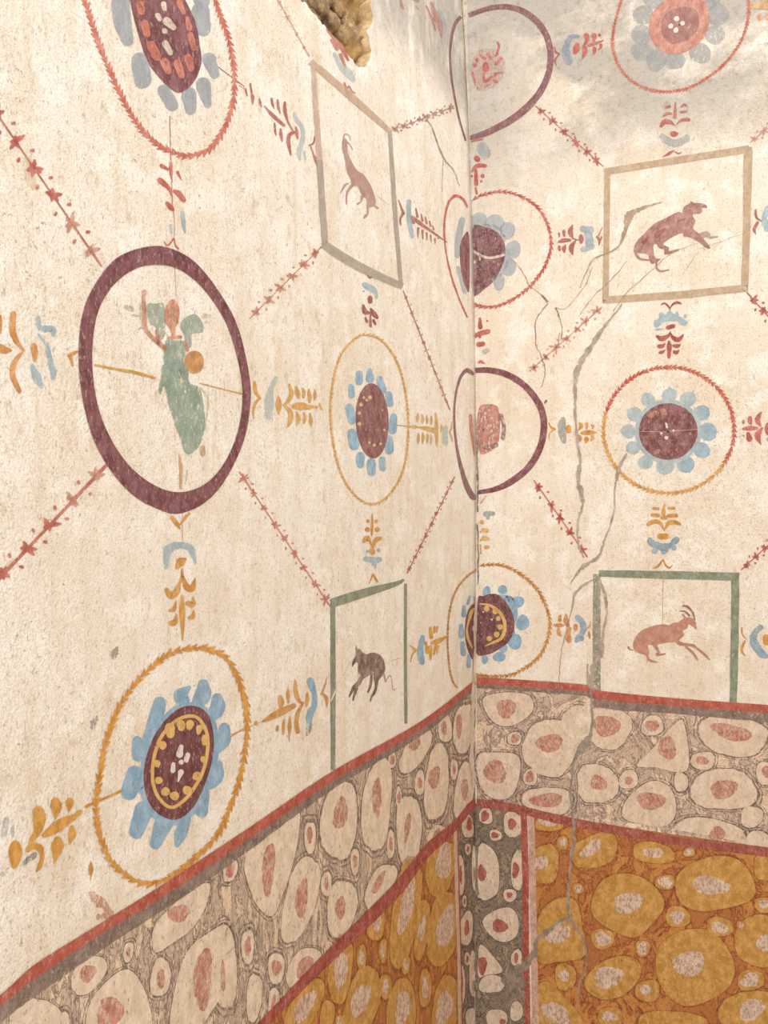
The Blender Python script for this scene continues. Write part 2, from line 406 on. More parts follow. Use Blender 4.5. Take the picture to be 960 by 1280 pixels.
def stones(t, w, view, data, lay, sm, cm, rim):
    for d in data:
        sh, co = d[0], d[1] if len(d) > 1 else None
        if sh is None: st = None
        else:
            outline = cat(sh, True, 4) if isinstance(sh[0], tuple) else ell(sh[0], sh[1], sh[2]*1.05, sh[3]*1.04, *(sh[4:] or (0,)), n=34, jit=.10, sq=2.35)
            st = Sheet(w, lay+1, view).poly(outline, .15, smooth=False).build('stone', sm, t)
            cx = sum(p[0] for p in outline)/len(outline); cy = sum(p[1] for p in outline)/len(outline)
            R = Sheet(w, lay, view); m_ = max(20, min(max(p[0] for p in outline)-cx, max(p[1] for p in outline)-cy))
            def off(d, j): return [(cx+(p[0]-cx)*(1+d*view[2]/m_)+random.uniform(-j, j)*view[2], cy+(p[1]-cy)*(1+d*view[2]/m_)+random.uniform(-j, j)*view[2]) for p in outline]
            d1, d2 = random.uniform(-.2, .4), random.uniform(1.2, 2.2)
            R.strip(off(d1, .2), off(d2, .5), True)
            if rim is rim_g: R.strip(off(d2+1.4, .3), off(d2+2.3, .5), True)
            R.build('outline', rim, st)
        if co:
            a = co if len(co) == 5 else tuple(co)+(0,)
            o = Sheet(w, lay+2, view)
            base = ell(*a, n=34, jit=.16)
            o.poly(rough(base, .5*view[2]), smooth=False).build('core', cm, st or t)
vA = (280, 900, 3); vB = (0, 960, 3); v5 = (500, 880, 4); v6 = (500, 1060, 4.364); vR5 = (580, 830, 2.526); vR6 = (640, 1000, 3)
DL = thing('painted_dado', 'painted band of grey veined cream stones with red cores, left wall', 'painted dado', 'L', 300, 1150, 'painted marble bands')
Sheet('L', 0).poly([(-60, 1290), (0, 1252), (120, 1166), (320, 1036), (413, 972), (525, 903), (596, 855), (599, 1005), (567, 1032), (500, 1098), (397, 1208), (330, 1278), (290, 1330), (-60, 1420)], smooth=False).build('veined_ground', GL, DL)
stones(DL, 'L', vA, [
 ((432, 378, 65, 135, 8), (435, 350, 26, 62, 12)), ((573, 320, 50, 168, 4), (572, 290, 16, 80, 0)), ((718, 110, 38, 98, 28), (715, 85, 18, 34, 30)),
 ((797, 235, 42, 135, 3), (788, 215, 20, 45, 8)), ((692, 415, 42, 135, 0), (687, 400, 10, 60, 8)),
 ([(75, 540), (95, 480), (140, 440), (200, 400), (275, 345), (282, 400), (262, 520), (225, 640), (180, 735), (120, 690), (85, 600)], (165, 560, 25, 95, 5)),
 ((285, 670, 58, 150, 14), (290, 670, 22, 80, 5)), ((440, 705, 54, 98, 6), (435, 705, 18, 45, 0)), ((322, 440, 19, 60, 0), (320, 430, 10, 35, 0)),
 ((383, 615, 18, 44, 0), (383, 612, 8, 24, 0)), ((828, 30, 24, 52, 0), (825, 30, 11, 28, 0)), ((898, 30, 34, 92, 6), (880, 20, 12, 45, 0)),
 ((900, 265, 32, 108, 10), (902, 260, 12, 45, 0)), ((733, 235, 17, 45, 0), (733, 235, 9, 22, 0)), ((862, 185, 12, 38, 0), (862, 185, 6, 20, 0)),
 ((630, 150, 14, 28, 0), (630, 150, 10, 20, 0)), ((585, 625, 40, 95, 24), (578, 610, 13, 50, 25)), ((490, 530, 14, 50, 0), (490, 530, 8, 28, 0)),
 ((655, 290, 10, 38, 0), (655, 290, 7, 24, 0)), ((625, 465, 13, 50, 0), (625, 465, 7, 28, 0)), ((295, 930, 45, 85, 30), (300, 925, 26, 44, 30)),
 ((195, 930, 30, 52, 0), (195, 928, 17, 32, 0)), ((88, 850, 21, 62, 0), (88, 850, 12, 38, 0)), ((800, 440, 32, 48, 25), (800, 430, 14, 24, 20)),
 ((5, 930, 38, 150, 0), (-5, 960, 10, 60, 0)), ((22, 560, 24, 44, 10), (22, 560, 15, 28, 10)), ((185, 1060, 20, 52, 5), (185, 1060, 9, 30, 5)), ((112, 1040, 26, 90, 5),)],
 1, stone_l, core_r, rim_g)
stones(DL, 'L', vB, [
 ([(580, 690), (575, 600), (640, 520), (720, 450), (785, 435), (770, 520), (720, 600), (640, 660)], (668, 545, 40, 35, -20)),
 ((600, 785, 34, 70, 10), (602, 790, 14, 40, 0)), ((330, 775, 48, 82, 34), (328, 770, 26, 38, 25)), ((860, 385, 22, 38, 10), (860, 385, 15, 28, 10)),
 ([(330, 900), (400, 800), (480, 755), (540, 830), (570, 960), (540, 1060), (340, 1060)], (410, 920, 52, 60, 20)),
 ([(700, 690), (780, 620), (850, 590), (880, 680), (860, 800), (800, 900), (730, 990), (640, 980), (655, 830)], (760, 790, 36, 110, 5)),
 ((480, 690, 16, 38, 10), (480, 690, 8, 18, 0)), ((130, 960, 90, 100, 0), (90, 990, 14, 26, 0)), ((230, 980, 26, 60, 10), (230, 985, 10, 26, 0))],
 1, stone_l, core_r, rim_g)
DR = thing('painted_dado', 'painted band of grey veined cream stones with red cores, right wall', 'painted dado', 'R', 780, 950, 'painted marble bands')
Sheet('R', 0).poly([(596, 852), (734, 862), (750, 870), (970, 888), (990, 1070), (715, 1028), (596, 1004)], smooth=False).build('veined_ground', GR, DR)
stones(DR, 'R', vR5, [
 ([(60, 110), (130, 90), (205, 100), (215, 150), (150, 195), (90, 180)], (133, 140, 33, 28, 0)), ([(45, 290), (100, 280), (170, 290), (175, 350), (150, 415), (95, 425), (50, 380)], (98, 340, 36, 36, 0)),
 ((275, 262, 76, 92, 20), (270, 250, 40, 30, 0)), ((265, 432, 72, 42, 5), (262, 430, 50, 24, 0)), ((210, 357, 20, 25, 0), (208, 357, 14, 18, 0)),
 ((160, 235, 20, 20, 0), (162, 235, 15, 14, 0)), ((455, 200, 66, 66, 25), (450, 195, 40, 36, 0)), ((420, 378, 60, 60, 0), (425, 375, 26, 24, 0)),
 ([(500, 480), (520, 420), (590, 370), (650, 390), (670, 460), (640, 510), (560, 505)], (590, 432, 42, 30, 0)), ((595, 195, 32, 30, 0), (593, 195, 21, 20, 0)),
 ([(545, 320), (600, 262), (675, 180), (698, 200), (705, 335), (600, 325)], (642, 265, 30, 35, 0)), ((850, 226, 108, 56, 8), (845, 215, 62, 26, 15)),
 ((755, 305, 34, 28, 0), (752, 305, 20, 14, 0)), ((820, 397, 98, 60, -4), (820, 395, 46, 28, -10)), ((955, 345, 30, 36, 0), (955, 340, 16, 18, 0)),
 ((908, 482, 34, 30, 0),), ((775, 535, 105, 45, 5), (800, 535, 26, 22, 0)), ((520, 365, 28, 28, 0), (520, 368, 12, 14, 0)), ((685, 372, 20, 30, 0),),
 ((930, 565, 40, 36, 0),), ((350, 190, 40, 58, 10),)], 1, stone_m, core_r, rim_g)
YLt = thing('painted_dado', 'ochre painted marble panel with dark red veins on left wall', 'painted dado', 'L', 480, 1220, 'painted marble bands')
Sheet('L', 3).poly([(300, 1320), (335, 1276), (403, 1206), (493, 1118), (532, 1064), (567, 1034), (569, 1100), (573, 1280), (574, 1330)], smooth=False).build('veined_ground', YL, YLt)
stones(YLt, 'L', vA, [
 ((812, 555, 54, 95, 12), (822, 530, 28, 68, 12)), ((680, 720, 50, 190, 8), (685, 690, 24, 112, 10)), ((822, 780, 54, 140, 10), (830, 775, 30, 82, 10)),
 ((570, 770, 30, 56, 8), (573, 760, 14, 38, 5)), ((740, 785, 26, 105, 6), (740, 785, 12, 50, 6)), ((435, 935, 44, 115, 6), (437, 935, 24, 75, 5)),
 ((515, 1060, 60, 130, 14), (510, 1050, 30, 72, 22)), ((515, 890, 16, 48, 0), (515, 890, 9, 30, 0)), ((595, 865, 14, 44, 0), (595, 865, 8, 28, 0)),
 ((680, 915, 16, 34, 0), (680, 915, 9, 22, 0)), ((753, 1005, 22, 66, 0), (753, 1005, 12, 42, 0)), ((605, 1000, 20, 46, 0), (605, 1000, 11, 28, 0)),
 ((665, 1090, 52, 110, 5), (670, 1080, 30, 60, 5)), ((830, 1080, 46, 120, 10), (825, 1080, 28, 70, 15)), ((300, 1080, 50, 110, 30), (300, 1075, 28, 72, 28)),
 ((385, 1110, 24, 60, 10),), ((430, 1130, 12, 24, 0), (430, 1130, 8, 16, 0))], 4, stone_y, core_w, rim_y)
YRt = thing('painted_dado', 'ochre painted marble panel with dark red veins on right wall', 'painted dado', 'R', 810, 1180, 'painted marble bands')
Sheet('R', 3).poly([(664, 1010), (715, 1024), (990, 1066), (990, 1330), (668, 1330)], smooth=False).build('veined_ground', YR, YRt)
stones(YRt, 'R', vR6, [
 ([(300, 380), (340, 300), (430, 275), (520, 310), (572, 390), (520, 470), (460, 515), (380, 490), (310, 440)], (435, 385, 54, 40, -20)),
 ([(615, 300), (660, 245), (760, 210), (850, 225), (905, 300), (900, 370), (800, 405), (700, 415), (630, 380)], (745, 320, 68, 36, 5)),
 ([(540, 600), (570, 530), (660, 485), (760, 500), (830, 600), (820, 690), (740, 750), (640, 770), (560, 700)], (665, 612, 56, 50, 0)),
 ((122, 240, 50, 72, 0), (110, 235, 26, 28, 0)), ((310, 190, 84, 60, -20), (298, 180, 44, 24, -38)), ((530, 197, 72, 38, 5), (530, 197, 38, 19, 5)),
 ((140, 85, 50, 30, 5), (135, 80, 36, 18, 5)), ([(100, 440), (170, 370), (240, 380), (265, 480), (275, 580), (180, 605), (100, 600)], (175, 500, 46, 36, -20)),
 ([(270, 690), (320, 620), (400, 585), (470, 600), (480, 660), (420, 730), (330, 745)], (362, 665, 54, 42, -25)), ((510, 715, 42, 40, 0), (502, 710, 21, 21, 0)),
 ((200, 662, 36, 50, 0), (195, 658, 22, 20, 0)), ((340, 520, 38, 38, 0), (340, 520, 29, 28, 0)), ((622, 438, 42, 38, 0), (622, 438, 29, 23, 0)),
 ((575, 308, 34, 27, 0), (575, 308, 27, 20, 20)), ((780, 475, 45, 35, 0), (778, 478, 32, 21, 10)), ((925, 530, 85, 90, 0), (945, 535, 28, 34, 0)),
 ((895, 675, 48, 36, 0), (893, 675, 33, 27, 0)), ((905, 790, 125, 68, -5), (900, 785, 52, 36, -20)), ((370, 815, 45, 36, 0), (365, 812, 27, 19, 0)),
 ((490, 556, 24, 30, 0), (490, 556, 19, 24, 0)), ((665, 195, 20, 17, 0), (665, 195, 15, 12, 0)), ((190, 160, 20, 23, 0), (190, 160, 14, 17, 0)),
 ((248, 332, 20, 18, 0), (248, 332, 14, 12, 0)), ((600, 850, 120, 60, 0),), ([(90, 720), (130, 680), (200, 740), (270, 830), (280, 900), (90, 900)], (165, 800, 60, 34, 25)),
 ((950, 250, 40, 52, 0),), ((950, 392, 40, 26, 0), (950, 390, 26, 16, 0)), ((860, 470, 16, 16, 0), (860, 470, 10, 10, 0))], 4, stone_y, core_w, rim_y)
PC = thing('painted_pilaster', 'narrow painted strip of dark veined marble wrapping the room corner', 'painted pilaster', 'R', 600, 1150)
Sheet('L', 6).poly([(571, 1033), (590, 1014), (598, 1004), (600, 1330), (575, 1330), (573, 1150)], smooth=False).build('veined_ground', GC, PC)
Sheet('R', 6).poly([(594, 1004), (655, 1012), (658, 1150), (662, 1330), (594, 1330)], smooth=False).build('veined_ground', GC, PC)
stones(PC, 'R', v5, [((565, 602, 44, 62, 0), (560, 600, 23, 27, 0)), ((478, 655, 28, 27, 0), (475, 655, 18, 17, 0)), ((430, 560, 32, 38, 0), (425, 560, 22, 26, 0)),
 ([(395, 715), (450, 715), (490, 780), (495, 900), (470, 960), (398, 960)], (410, 845, 20, 44, 0)), ((588, 830, 28, 100, 0), (578, 830, 18, 38, 0))], 7, stone_m, core_d, rim_g)
stones(PC, 'L', v5, [((337, 612, 28, 55, 0), (345, 600, 14, 34, 0)), ((338, 725, 13, 28, 0), (338, 725, 7, 16, 0)), ((301, 860, 16, 95, 0), (298, 850, 8, 42, 0)), ((372, 820, 14, 110, 0),)], 7, stone_m, core_d, rim_g)
stones(PC, 'R', v6, [([(450, 400), (520, 340), (600, 325), (645, 380), (640, 470), (580, 510), (510, 490)], (545, 425, 40, 38, 0)),
 ([(440, 525), (500, 580), (560, 670), (480, 690), (430, 700), (428, 600)], (450, 640, 22, 58, 0)), ((600, 257, 32, 35, 0), (597, 255, 15, 18, 0)),
 ((637, 600, 27, 45, 0), (635, 598, 12, 28, 0)), ((500, 742, 66, 46, 0),), ((528, 935, 52, 58, 0), (560, 950, 18, 18, 0)), ((636, 890, 32, 50, 0),), ((455, 260, 30, 12, 0),)], 7, stone_m, core_d, rim_g)
stones(PC, 'L', v6, [((360, 440, 33, 92, 4), (362, 435, 14, 44, 0)), ((395, 690, 18, 120, 0), (412, 660, 8, 44, 0)), ((335, 745, 16, 110, 0), (335, 740, 7, 56, 0)), ((366, 605, 15, 34, 0), (366, 605, 8, 20, 0)),
 ((350, 290, 11, 30, 0), (350, 290, 6, 18, 0)), ((385, 930, 26, 58, 0),), ((333, 150, 15, 100, 0), (330, 150, 6, 56, 0))], 7, stone_m, core_d, rim_g)
Sheet('R', 9).strokes('655,1012,8 657,1100,8 658,1200,8 661,1330,8', butt=True, jit=.05).build('red_stripe', paint(BRICK, .6), PC)
Sheet('R', 9).strokes('664,1020,8 666,1100,8 668,1200,8 671,1330,8', butt=True, jit=.05).build('pink_stripe', paint((212, 170, 150), .5), PC)
Sheet('L', 9).strokes('568.5,1034,4 570,1100,4 573,1200,4 575,1330,4', butt=True).build('pink_stripe', paint((222, 190, 166), .4), PC)
Sheet('L', 9).strokes('571.6,1034,1.5 573,1100,1.5 576,1200,1.5 578,1330,1.5', butt=True).build('red_stripe', paint(BRICK, .5), PC)

def band(name, label, w, top, bot, grey, mat, gm, px, py):
    t = thing(name, label, 'painted stripe', w, px, py, 'red stripes round the room')
    Sheet(w, 10).strip(cat(top, False, 12), [(x, y+random.uniform(-.5, .5)) for x, y in cat(bot, False, 12)]).build('red_line', mat, t)
    if grey: Sheet(w, 9).strip(cat(bot, False, 12), [(x, y+random.uniform(-.8, .8)) for x, y in cat(grey, False, 12)]).build('grey_line', gm, t)
bm_ = paint((182, 88, 70), .45, 1, .10); gm_ = paint((140, 118, 108), .7, .9, .12)
band('painted_stripe', 'upper brick red stripe climbing across the left wall', 'L', [(-60, 1286), (0, 1243), (43, 1205), (115, 1160), (200, 1107), (320, 1028), (413, 965), (523, 903), (594, 849)],
     [(-60, 1300), (0, 1256), (50, 1218), (120, 1171), (207, 1118), (320, 1042), (413, 978), (527, 911), (594, 857)], [(-60, 1322), (0, 1277), (50, 1240), (133, 1183), (233, 1118), (320, 1056), (413, 988), (530, 917), (594, 862)], bm_, gm_, 300, 1050)
band('painted_stripe', 'upper brick red stripe running level along the right wall', 'R', [(596, 846), (660, 850), (734, 856), (750, 863), (850, 873), (990, 883)],
     [(596, 856), (660, 859), (734, 865), (750, 874), (850, 883), (990, 894)], [(596, 860), (660, 864), (734, 871), (750, 885), (850, 893), (990, 906)], bm_, gm_, 780, 870)
band('painted_stripe', 'lower dark red stripe above the ochre marble, left wall', 'L', [(280, 1322), (330, 1270), (397, 1199), (487, 1109), (532, 1055), (567, 1026), (586, 1003), (598, 998)],
     [(290, 1330), (337, 1280), (403, 1213), (493, 1126), (534, 1073), (568, 1040), (588, 1015), (598, 1009)], None, paint((170, 76, 64), .55, 1, .12), None, 480, 1120)
band('painted_stripe', 'lower dark red stripe above the ochre marble, right wall', 'R', [(596, 998), (640, 1004), (715, 1022), (830, 1041), (990, 1063)],
     [(596, 1009), (640, 1015), (715, 1033), (830, 1053), (990, 1076)], None, paint((164, 80, 66), .5, 1, .12), None, 820, 1046)

# ------------------------------------------------------------------ framed animals
def frame_parts(t, w, view, txt, mats):
    for st, m in zip(txt.split('|'), mats): Sheet(w, 5, view).strokes(st, butt=True, jit=.03).build('frame_bar', m, t)
fbeige = paint((194, 168, 138), .35, .95, .08); fpink = paint((214, 184, 164), .6, .7, .08); fgrey = paint((178, 168, 152), .55, .8, .06); fgreen = paint((134, 142, 120), .3, 1, .10)
GP = 'painted animal pictures in square frames'
t = thing('painted_picture', 'faded grey frame high on left wall around a leaping goat', 'painting', 'L', 447, 240, GP)
frame_parts(t, 'L', (0, 0, 1), '391,78,6 394,130,7 399,200,8|388,77,8 440,122,9 487,164,6|487,163,5 493,260,6 501,357,5|399,200,8 403,260,8 406,306,8|403,305,11 450,334,11 503,358,8', [fpink, paint((206, 176, 150), .4, .85, .08), fgrey, fgrey, fgrey])
vg = (400, 160, 9.6); m = paint((186, 148, 140), .45, .9, .08)
b = Sheet('L', 3, vg).poly([(272, 130), (318, 140), (322, 200), (345, 330), (400, 445), (445, 510), (520, 560), (590, 660), (635, 760), (664, 860), (655, 930), (600, 955), (572, 958), (556, 855), (500, 800), (450, 705), (400, 690), (375, 660), (362, 600), (325, 540), (306, 450), (286, 330), (262, 250)], .08).strokes('390,680,40 340,745,30 318,800,20 315,910,18|340,665,16 295,690,26 245,780,12|530,800,60 500,830,34 492,880,14 450,910,22|570,920,32 570,1020,22 540,1060,34 520,1085,12|650,930,14 690,960,22').build('goat', m, t)
Sheet('L', 4, vg).strokes('275,180,12 290,80,16 345,90,12 362,150,6|295,160,16 350,190,16 388,262,8').build('horns', paint((180, 146, 138), .5, .75, .08), b)
Sheet('L', 3, vg).strokes('700,830,5 825,925,5').build('guide_line', paint((190, 160, 145), .5, .7), t)
t = thing('painted_picture', 'green frame on left wall around a small dark brown animal', 'painting', 'L', 460, 850, GP)
frame_parts(t, 'L', (300, 720, 3.2), '370,96,20 371,400,20 371,775,17|363,110,36 500,66,34 620,32,20 655,14,8|661,30,11 661,300,12 663,590,12', [fgreen]*3)
vg = (420, 800, 12)
b = Sheet('L', 3, vg).poly([(300, 90), (320, 130), (360, 140), (400, 185), (460, 215), (500, 195), (570, 190), (650, 220), (700, 280), (730, 360), (735, 450), (700, 520), (640, 600), (600, 650), (580, 600), (590, 540), (520, 520), (470, 545), (410, 580), (370, 600), (375, 540), (330, 480), (325, 340), (280, 350), (240, 400), (245, 320), (290, 230), (290, 140)]).strokes('375,570,60 330,650,70 260,720,60 195,850,20|310,730,40 280,800,40 250,905,20|530,540,40 515,680,36 475,780,30|600,560,80 600,700,40 570,790,44 530,850,30 515,910,22').build('animal', paint((132, 100, 90), .55, 1, .22), t)
Sheet('L', 4, vg).strokes('715,510,30 740,625,22|745,620,14 800,530,14 830,590,14 850,740,14 895,730,14').build('tail', paint((190, 150, 140), .6, .7), b)
Sheet('L', 2, vg).strokes('820,315,8 960,270,8').build('guide_line', paint(GOLD, .5, .7), t)
Sheet('L', 6, (300, 720, 3.2)).strokes('362,500,6 380,460,5 410,400,4 450,330,3').build('scratch', paint((240, 226, 206), .4), t)
t = thing('painted_picture', 'beige frame on right wall around a crouching purple panther', 'painting', 'R', 845, 285, GP)
frame_parts(t, 'R', (640, 160, 3), '357,150,24 355,400,22 351,655,24|346,165,24 600,124,26 890,78,26|884,72,26 885,110,34 880,360,28 872,615,26|340,645,26 600,628,28 885,600,26', [fbeige]*4)
vg = (780, 230, 8)
b = Sheet('R', 3, vg).poly([(100, 640), (130, 570), (200, 500), (300, 400), (420, 340), (540, 280), (580, 290), (600, 230), (660, 192), (668, 170), (700, 190), (760, 190), (820, 210), (830, 240), (780, 240), (785, 270), (760, 295), (700, 300), (690, 320), (715, 380), (690, 440), (740, 490), (790, 540), (862, 635), (830, 642), (740, 575), (650, 530), (600, 530), (580, 490), (470, 540), (395, 600), (450, 635), (450, 672), (530, 650), (540, 670), (410, 705), (400, 660), (350, 640), (320, 600), (295, 620), (310, 735), (370, 750), (280, 800), (250, 740), (230, 700), (140, 690), (110, 680)], .1).build('panther', paint((172, 124, 116), .4, 1, .14), t)
Sheet('R', 2, vg).strokes('740,530,60 830,500,56 855,535,30 935,528,14').build('far_leg', paint((184, 158, 146), .5, .85), b)
Sheet('R', 4, vg).strokes('105,660,22 150,742,24 250,762,16|325,775,18 328,840,22 370,872,20 450,858,8').build('tail', paint((170, 126, 118), .3), b)
Sheet('R', 4, vg).strokes('330,510,60 400,460,30|540,370,30 610,350,20|200,580,40 240,540,30').build('red_patches', paint((184, 96, 90), .9, .75), b)
t = thing('painted_picture', 'green frame on right wall around a pink brown horned goat', 'painting', 'R', 832, 800, GP)
frame_parts(t, 'R', (640, 600, 3), '318,352,26 318,560,30 318,820,28|326,350,24 580,356,30 850,362,30|838,348,30 835,600,30 829,835,28', [paint((156, 152, 134), .8, .9, .12), fgreen, fgreen])
vg = (780, 745, 8)
b = Sheet('R', 3, vg).poly([(92, 480), (110, 420), (170, 350), (260, 308), (380, 282), (450, 290), (500, 265), (540, 262), (600, 222), (650, 212), (700, 228), (717, 270), (728, 335), (690, 308), (645, 285), (630, 325), (590, 345), (602, 390), (570, 422), (552, 445), (600, 468), (700, 482), (718, 512), (640, 502), (550, 492), (500, 460), (400, 472), (335, 490), (348, 530), (300, 515), (280, 490), (240, 495), (252, 560), (245, 610), (270, 635), (345, 662), (280, 665), (240, 645), (230, 675), (222, 600), (150, 570), (100, 530)], .1).strokes('690,492,28 740,530,22 800,580,26 855,635,14|620,510,20 680,560,28 735,635,20|320,525,28 350,562,26 325,588,26 410,580,18').build('goat', paint((190, 134, 114), .15, 1, .08), t)
Sheet('R', 4, vg).strokes('592,98,18 640,110,22 690,170,22 706,235,18|560,150,12 610,155,18 652,195,24').build('horns', paint((164, 112, 98), .3), b)
Sheet('R', 4, vg).strokes('590,190,24 612,215,20|45,512,20 60,535,12 90,540,8').build('ear_and_tail', paint((186, 128, 112), .3), b)
Sheet('R', 2, (0, 0, 1)).strokes('829,725,.8 828,780,.8').build('guide_line', paint((196, 160, 120), .3, .8), t)

# ------------------------------------------------------------------ medallions
GM = 'round painted medallions'
def blobs(sh, lst, jit=.08):
    for b in lst: sh.poly(ell(b[0], b[1], b[2], b[3] if len(b) > 3 else b[2], b[4] if len(b) > 4 else 0, 20, jit), smooth=False)
    return sh
blue = paint(BLUE, .30, .95, .12); blue_f = paint(GREY, .40, .80, .08); grey_f = paint((186, 184, 180), .45, .7, .08); purple = paint(PURPLE, .38, 1, .12); red = paint(RED, .40, .95, .12)
sky = paint((142, 176, 200), .30, 1, .10); white = paint((226, 212, 204), .3, 1, .05); gold = paint((222, 178, 104), .35, 1, .08)
# top left, big flower
t = thing('painted_medallion', 'large red wreath and grey petalled flower cut by the top left edge', 'painted medallion', 'L', 205, 40, GM)
Sheet('L', 2).wreath([(92, -60), (100, -20), (106, 0), (120, 45), (140, 95), (165, 145), (190, 175), (215, 190), (238, 195), (264, 184), (284, 152), (293, 110), (288, 60), (272, 10), (262, -20), (240, -70)], 4.4, 78, flip=True).build('leaf_wreath', paint((204, 112, 90), .35), t)
v = (130, 0, 5.65)
Sheet('L', 2, v).strokes('120,-60,120 120,100,130 165,280,90|250,430,120 270,560,130|420,640,90 480,740,90|600,670,110 610,770,80|700,600,110 730,730,60|740,420,100 780,520,70|680,80,130 700,200,110|680,-60,100 690,0,120').each('petal', blue_f, t)
Sheet('L', 3, v).poly([(165, -120), (180, 0), (230, 200), (300, 420), (400, 560), (520, 655), (625, 590), (684, 450), (672, 300), (640, 150), (570, 0), (500, -90), (330, -150)], .2).build('disc', purple, t)
Sheet('L', 4, v).strokes('250,30,50 260,80,54|285,170,60 300,240,50|330,320,64 370,400,64|425,440,64 450,500,50|515,450,60 545,530,50|590,410,58 612,480,50|608,250,46 630,340,40|585,130,30 600,200,40|530,20,44 560,90,30').each('ring_petal', paint((206, 124, 104), .5, .95), t)
Sheet('L', 5, v).strokes('418,30,40 425,65,30|375,110,40 390,135,34|440,150,60 488,195,40|425,220,40|430,310,50 465,375,36').each('seed', paint((216, 198, 180), .45), t)
Sheet('L', 1).strokes('212,145,1 213,200,1|270,82,1.2 305,108,1.2').build('guide_line', paint(BRICK, .5, .8), t)
# winged figure
t = thing('painted_medallion', 'thick purple ring around a winged figure in a green dress', 'painted medallion', 'L', 205, 475, GM)
v = (80, 290, 3.459)
OUT = [(370, 62), (470, 75), (570, 135), (670, 260), (750, 410), (800, 620), (803, 760), (770, 920), (690, 1080), (600, 1175), (490, 1218), (400, 1195), (300, 1140), (200, 1030), (120, 880), (72, 680), (62, 500), (80, 350), (130, 230), (230, 110)]
INN = [(400, 142), (480, 155), (560, 205), (640, 295), (710, 420), (762, 610), (768, 760), (735, 910), (670, 1030), (590, 1100), (490, 1125), (390, 1095), (290, 1020), (210, 910), (150, 770), (122, 600), (126, 440), (155, 320), (220, 222), (310, 158)]
Sheet('L', 4, v).strip(cat(OUT, True, 6), cat(INN, True, 6), True).build('ring', paint((122, 70, 74), .32, 1, .12), t)
v1 = (150, 355, 8); v2 = (170, 460, 8)
green_f = paint((160, 180, 160), .75, .72, .10)
b = Sheet('L', 3, v2).poly([(280, -40), (500, -40), (530, 140), (620, 190), (660, 280), (680, 420), (690, 560), (640, 760), (540, 860), (480, 830), (440, 700), (380, 540), (320, 360), (290, 200), (270, 190), (240, 270), (225, 200), (250, 80)], .15)
b.v = v1; b.poly([(470, 550), (560, 570), (620, 570), (650, 680), (630, 800), (670, 930), (420, 930), (440, 850), (430, 680)], .15)
fig = b.build('winged_figure', paint((150, 172, 154), .8, .9, .10), t)
Sheet('L', 2, v1).poly([(270, 205), (350, 195), (440, 210), (450, 480), (400, 560), (350, 430), (290, 380)], .2).build('wing', green_f, fig)
Sheet('L', 2, v1).poly([(600, 430), (620, 360), (740, 300), (820, 380), (825, 480), (720, 500), (712, 620), (650, 640), (640, 520)], .2).build('wing', paint((162, 178, 164), .7, .78, .1), fig)
Sheet('L', 2, v1).strokes('60,230,50 110,250,60|100,310,20 190,320,20|160,460,16 220,430,20|840,320,60 900,320,30|860,380,40|200,200,20 200,380,20').each('feather_trace', paint((176, 180, 150), .9, .5), fig)
Sheet('L', 4, v1).poly([(470, 200), (520, 150), (560, 180), (592, 250), (580, 380), (552, 430), (550, 530), (520, 530), (500, 450), (450, 380), (436, 290)], .1).build('head', paint((208, 140, 104), .5, 1, .2), fig)
Sheet('L', 4, v1).strokes('240,80,50 232,130,34 235,200,44 240,330,50 245,430,50 290,500,40 380,590,44|360,470,30 390,590,50 450,650,40|480,540,30 600,530,36|640,580,30 672,660,34').build('arms', paint((212, 150, 112), .6, .9, .2), fig)
Sheet('L', 5, v1).poly(ell(738, 780, 100, 112, 0, 24, .04), smooth=False).build('round_shield', paint((208, 148, 86), .5, .95, .14), fig)
Sheet('L', 2, v2).strokes('640,200,18 712,290,14 715,400,12 690,620,8').build('mantle_edge', paint((206, 196, 154), .7, .7), fig)
Sheet('L', 2, v2).strokes('665,795,50 665,860,50|430,860,14 445,1000,40 445,1200,26|510,1020,10 490,1150,16').each('foot', paint((214, 166, 110), .75, .7), fig)
Sheet('L', 3, v1).strokes('-252,810,20 0,860,26 100,872,30 220,905,28 345,938,20').strokes('790,990,10 1000,1045,12 1250,1105,12', butt=True).each('gold_rod', paint((214, 160, 72), .3, .95), t)
Sheet('L', 1).strokes('218,333,1 220,370,1').build('guide_line', paint((200, 150, 120), .4, .8), t)
# lower left
t = thing('painted_medallion', 'large ochre wreath with blue petalled dark flower, lowest on left wall', 'painted medallion', 'L', 215, 955, GM)
Sheet('L', 8, (80, 780, 3.69)).wreath([(560, 115), (640, 112), (740, 150), (800, 250), (835, 370), (840, 520), (815, 680), (770, 830), (700, 980), (600, 1080), (500, 1160), (410, 1195), (320, 1180), (220, 1100), (165, 980), (145, 840), (165, 680), (205, 500), (260, 370), (330, 270), (400, 200), (480, 140)], 17, 74, True).build('leaf_wreath', paint((212, 144, 48), .25), t)
v = (150, 840, 5.687)
Sheet('L', 2, v).strokes('490,110,30 430,165,100 450,200,90|590,90,80 590,150,120 560,210,100|690,190,80 690,260,110 640,320,80|740,400,80 730,480,110 680,540,90|700,660,60 690,740,90 640,790,90|600,850,70 580,990,90|470,1050,70 430,1150,90 405,1225,40|310,1070,130 250,1220,80|170,980,130 115,1130,110|100,720,110 65,850,120|150,790,150 200,820,120|120,490,70 125,590,90|280,220,90 240,380,110 200,520,110').poly([(480, 215), (590, 235), (670, 330), (700, 480), (690, 650), (640, 820), (550, 990), (400, 1090), (250, 1050), (160, 920), (140, 740), (165, 570), (240, 400), (360, 260)]).each('petal', sky, t)
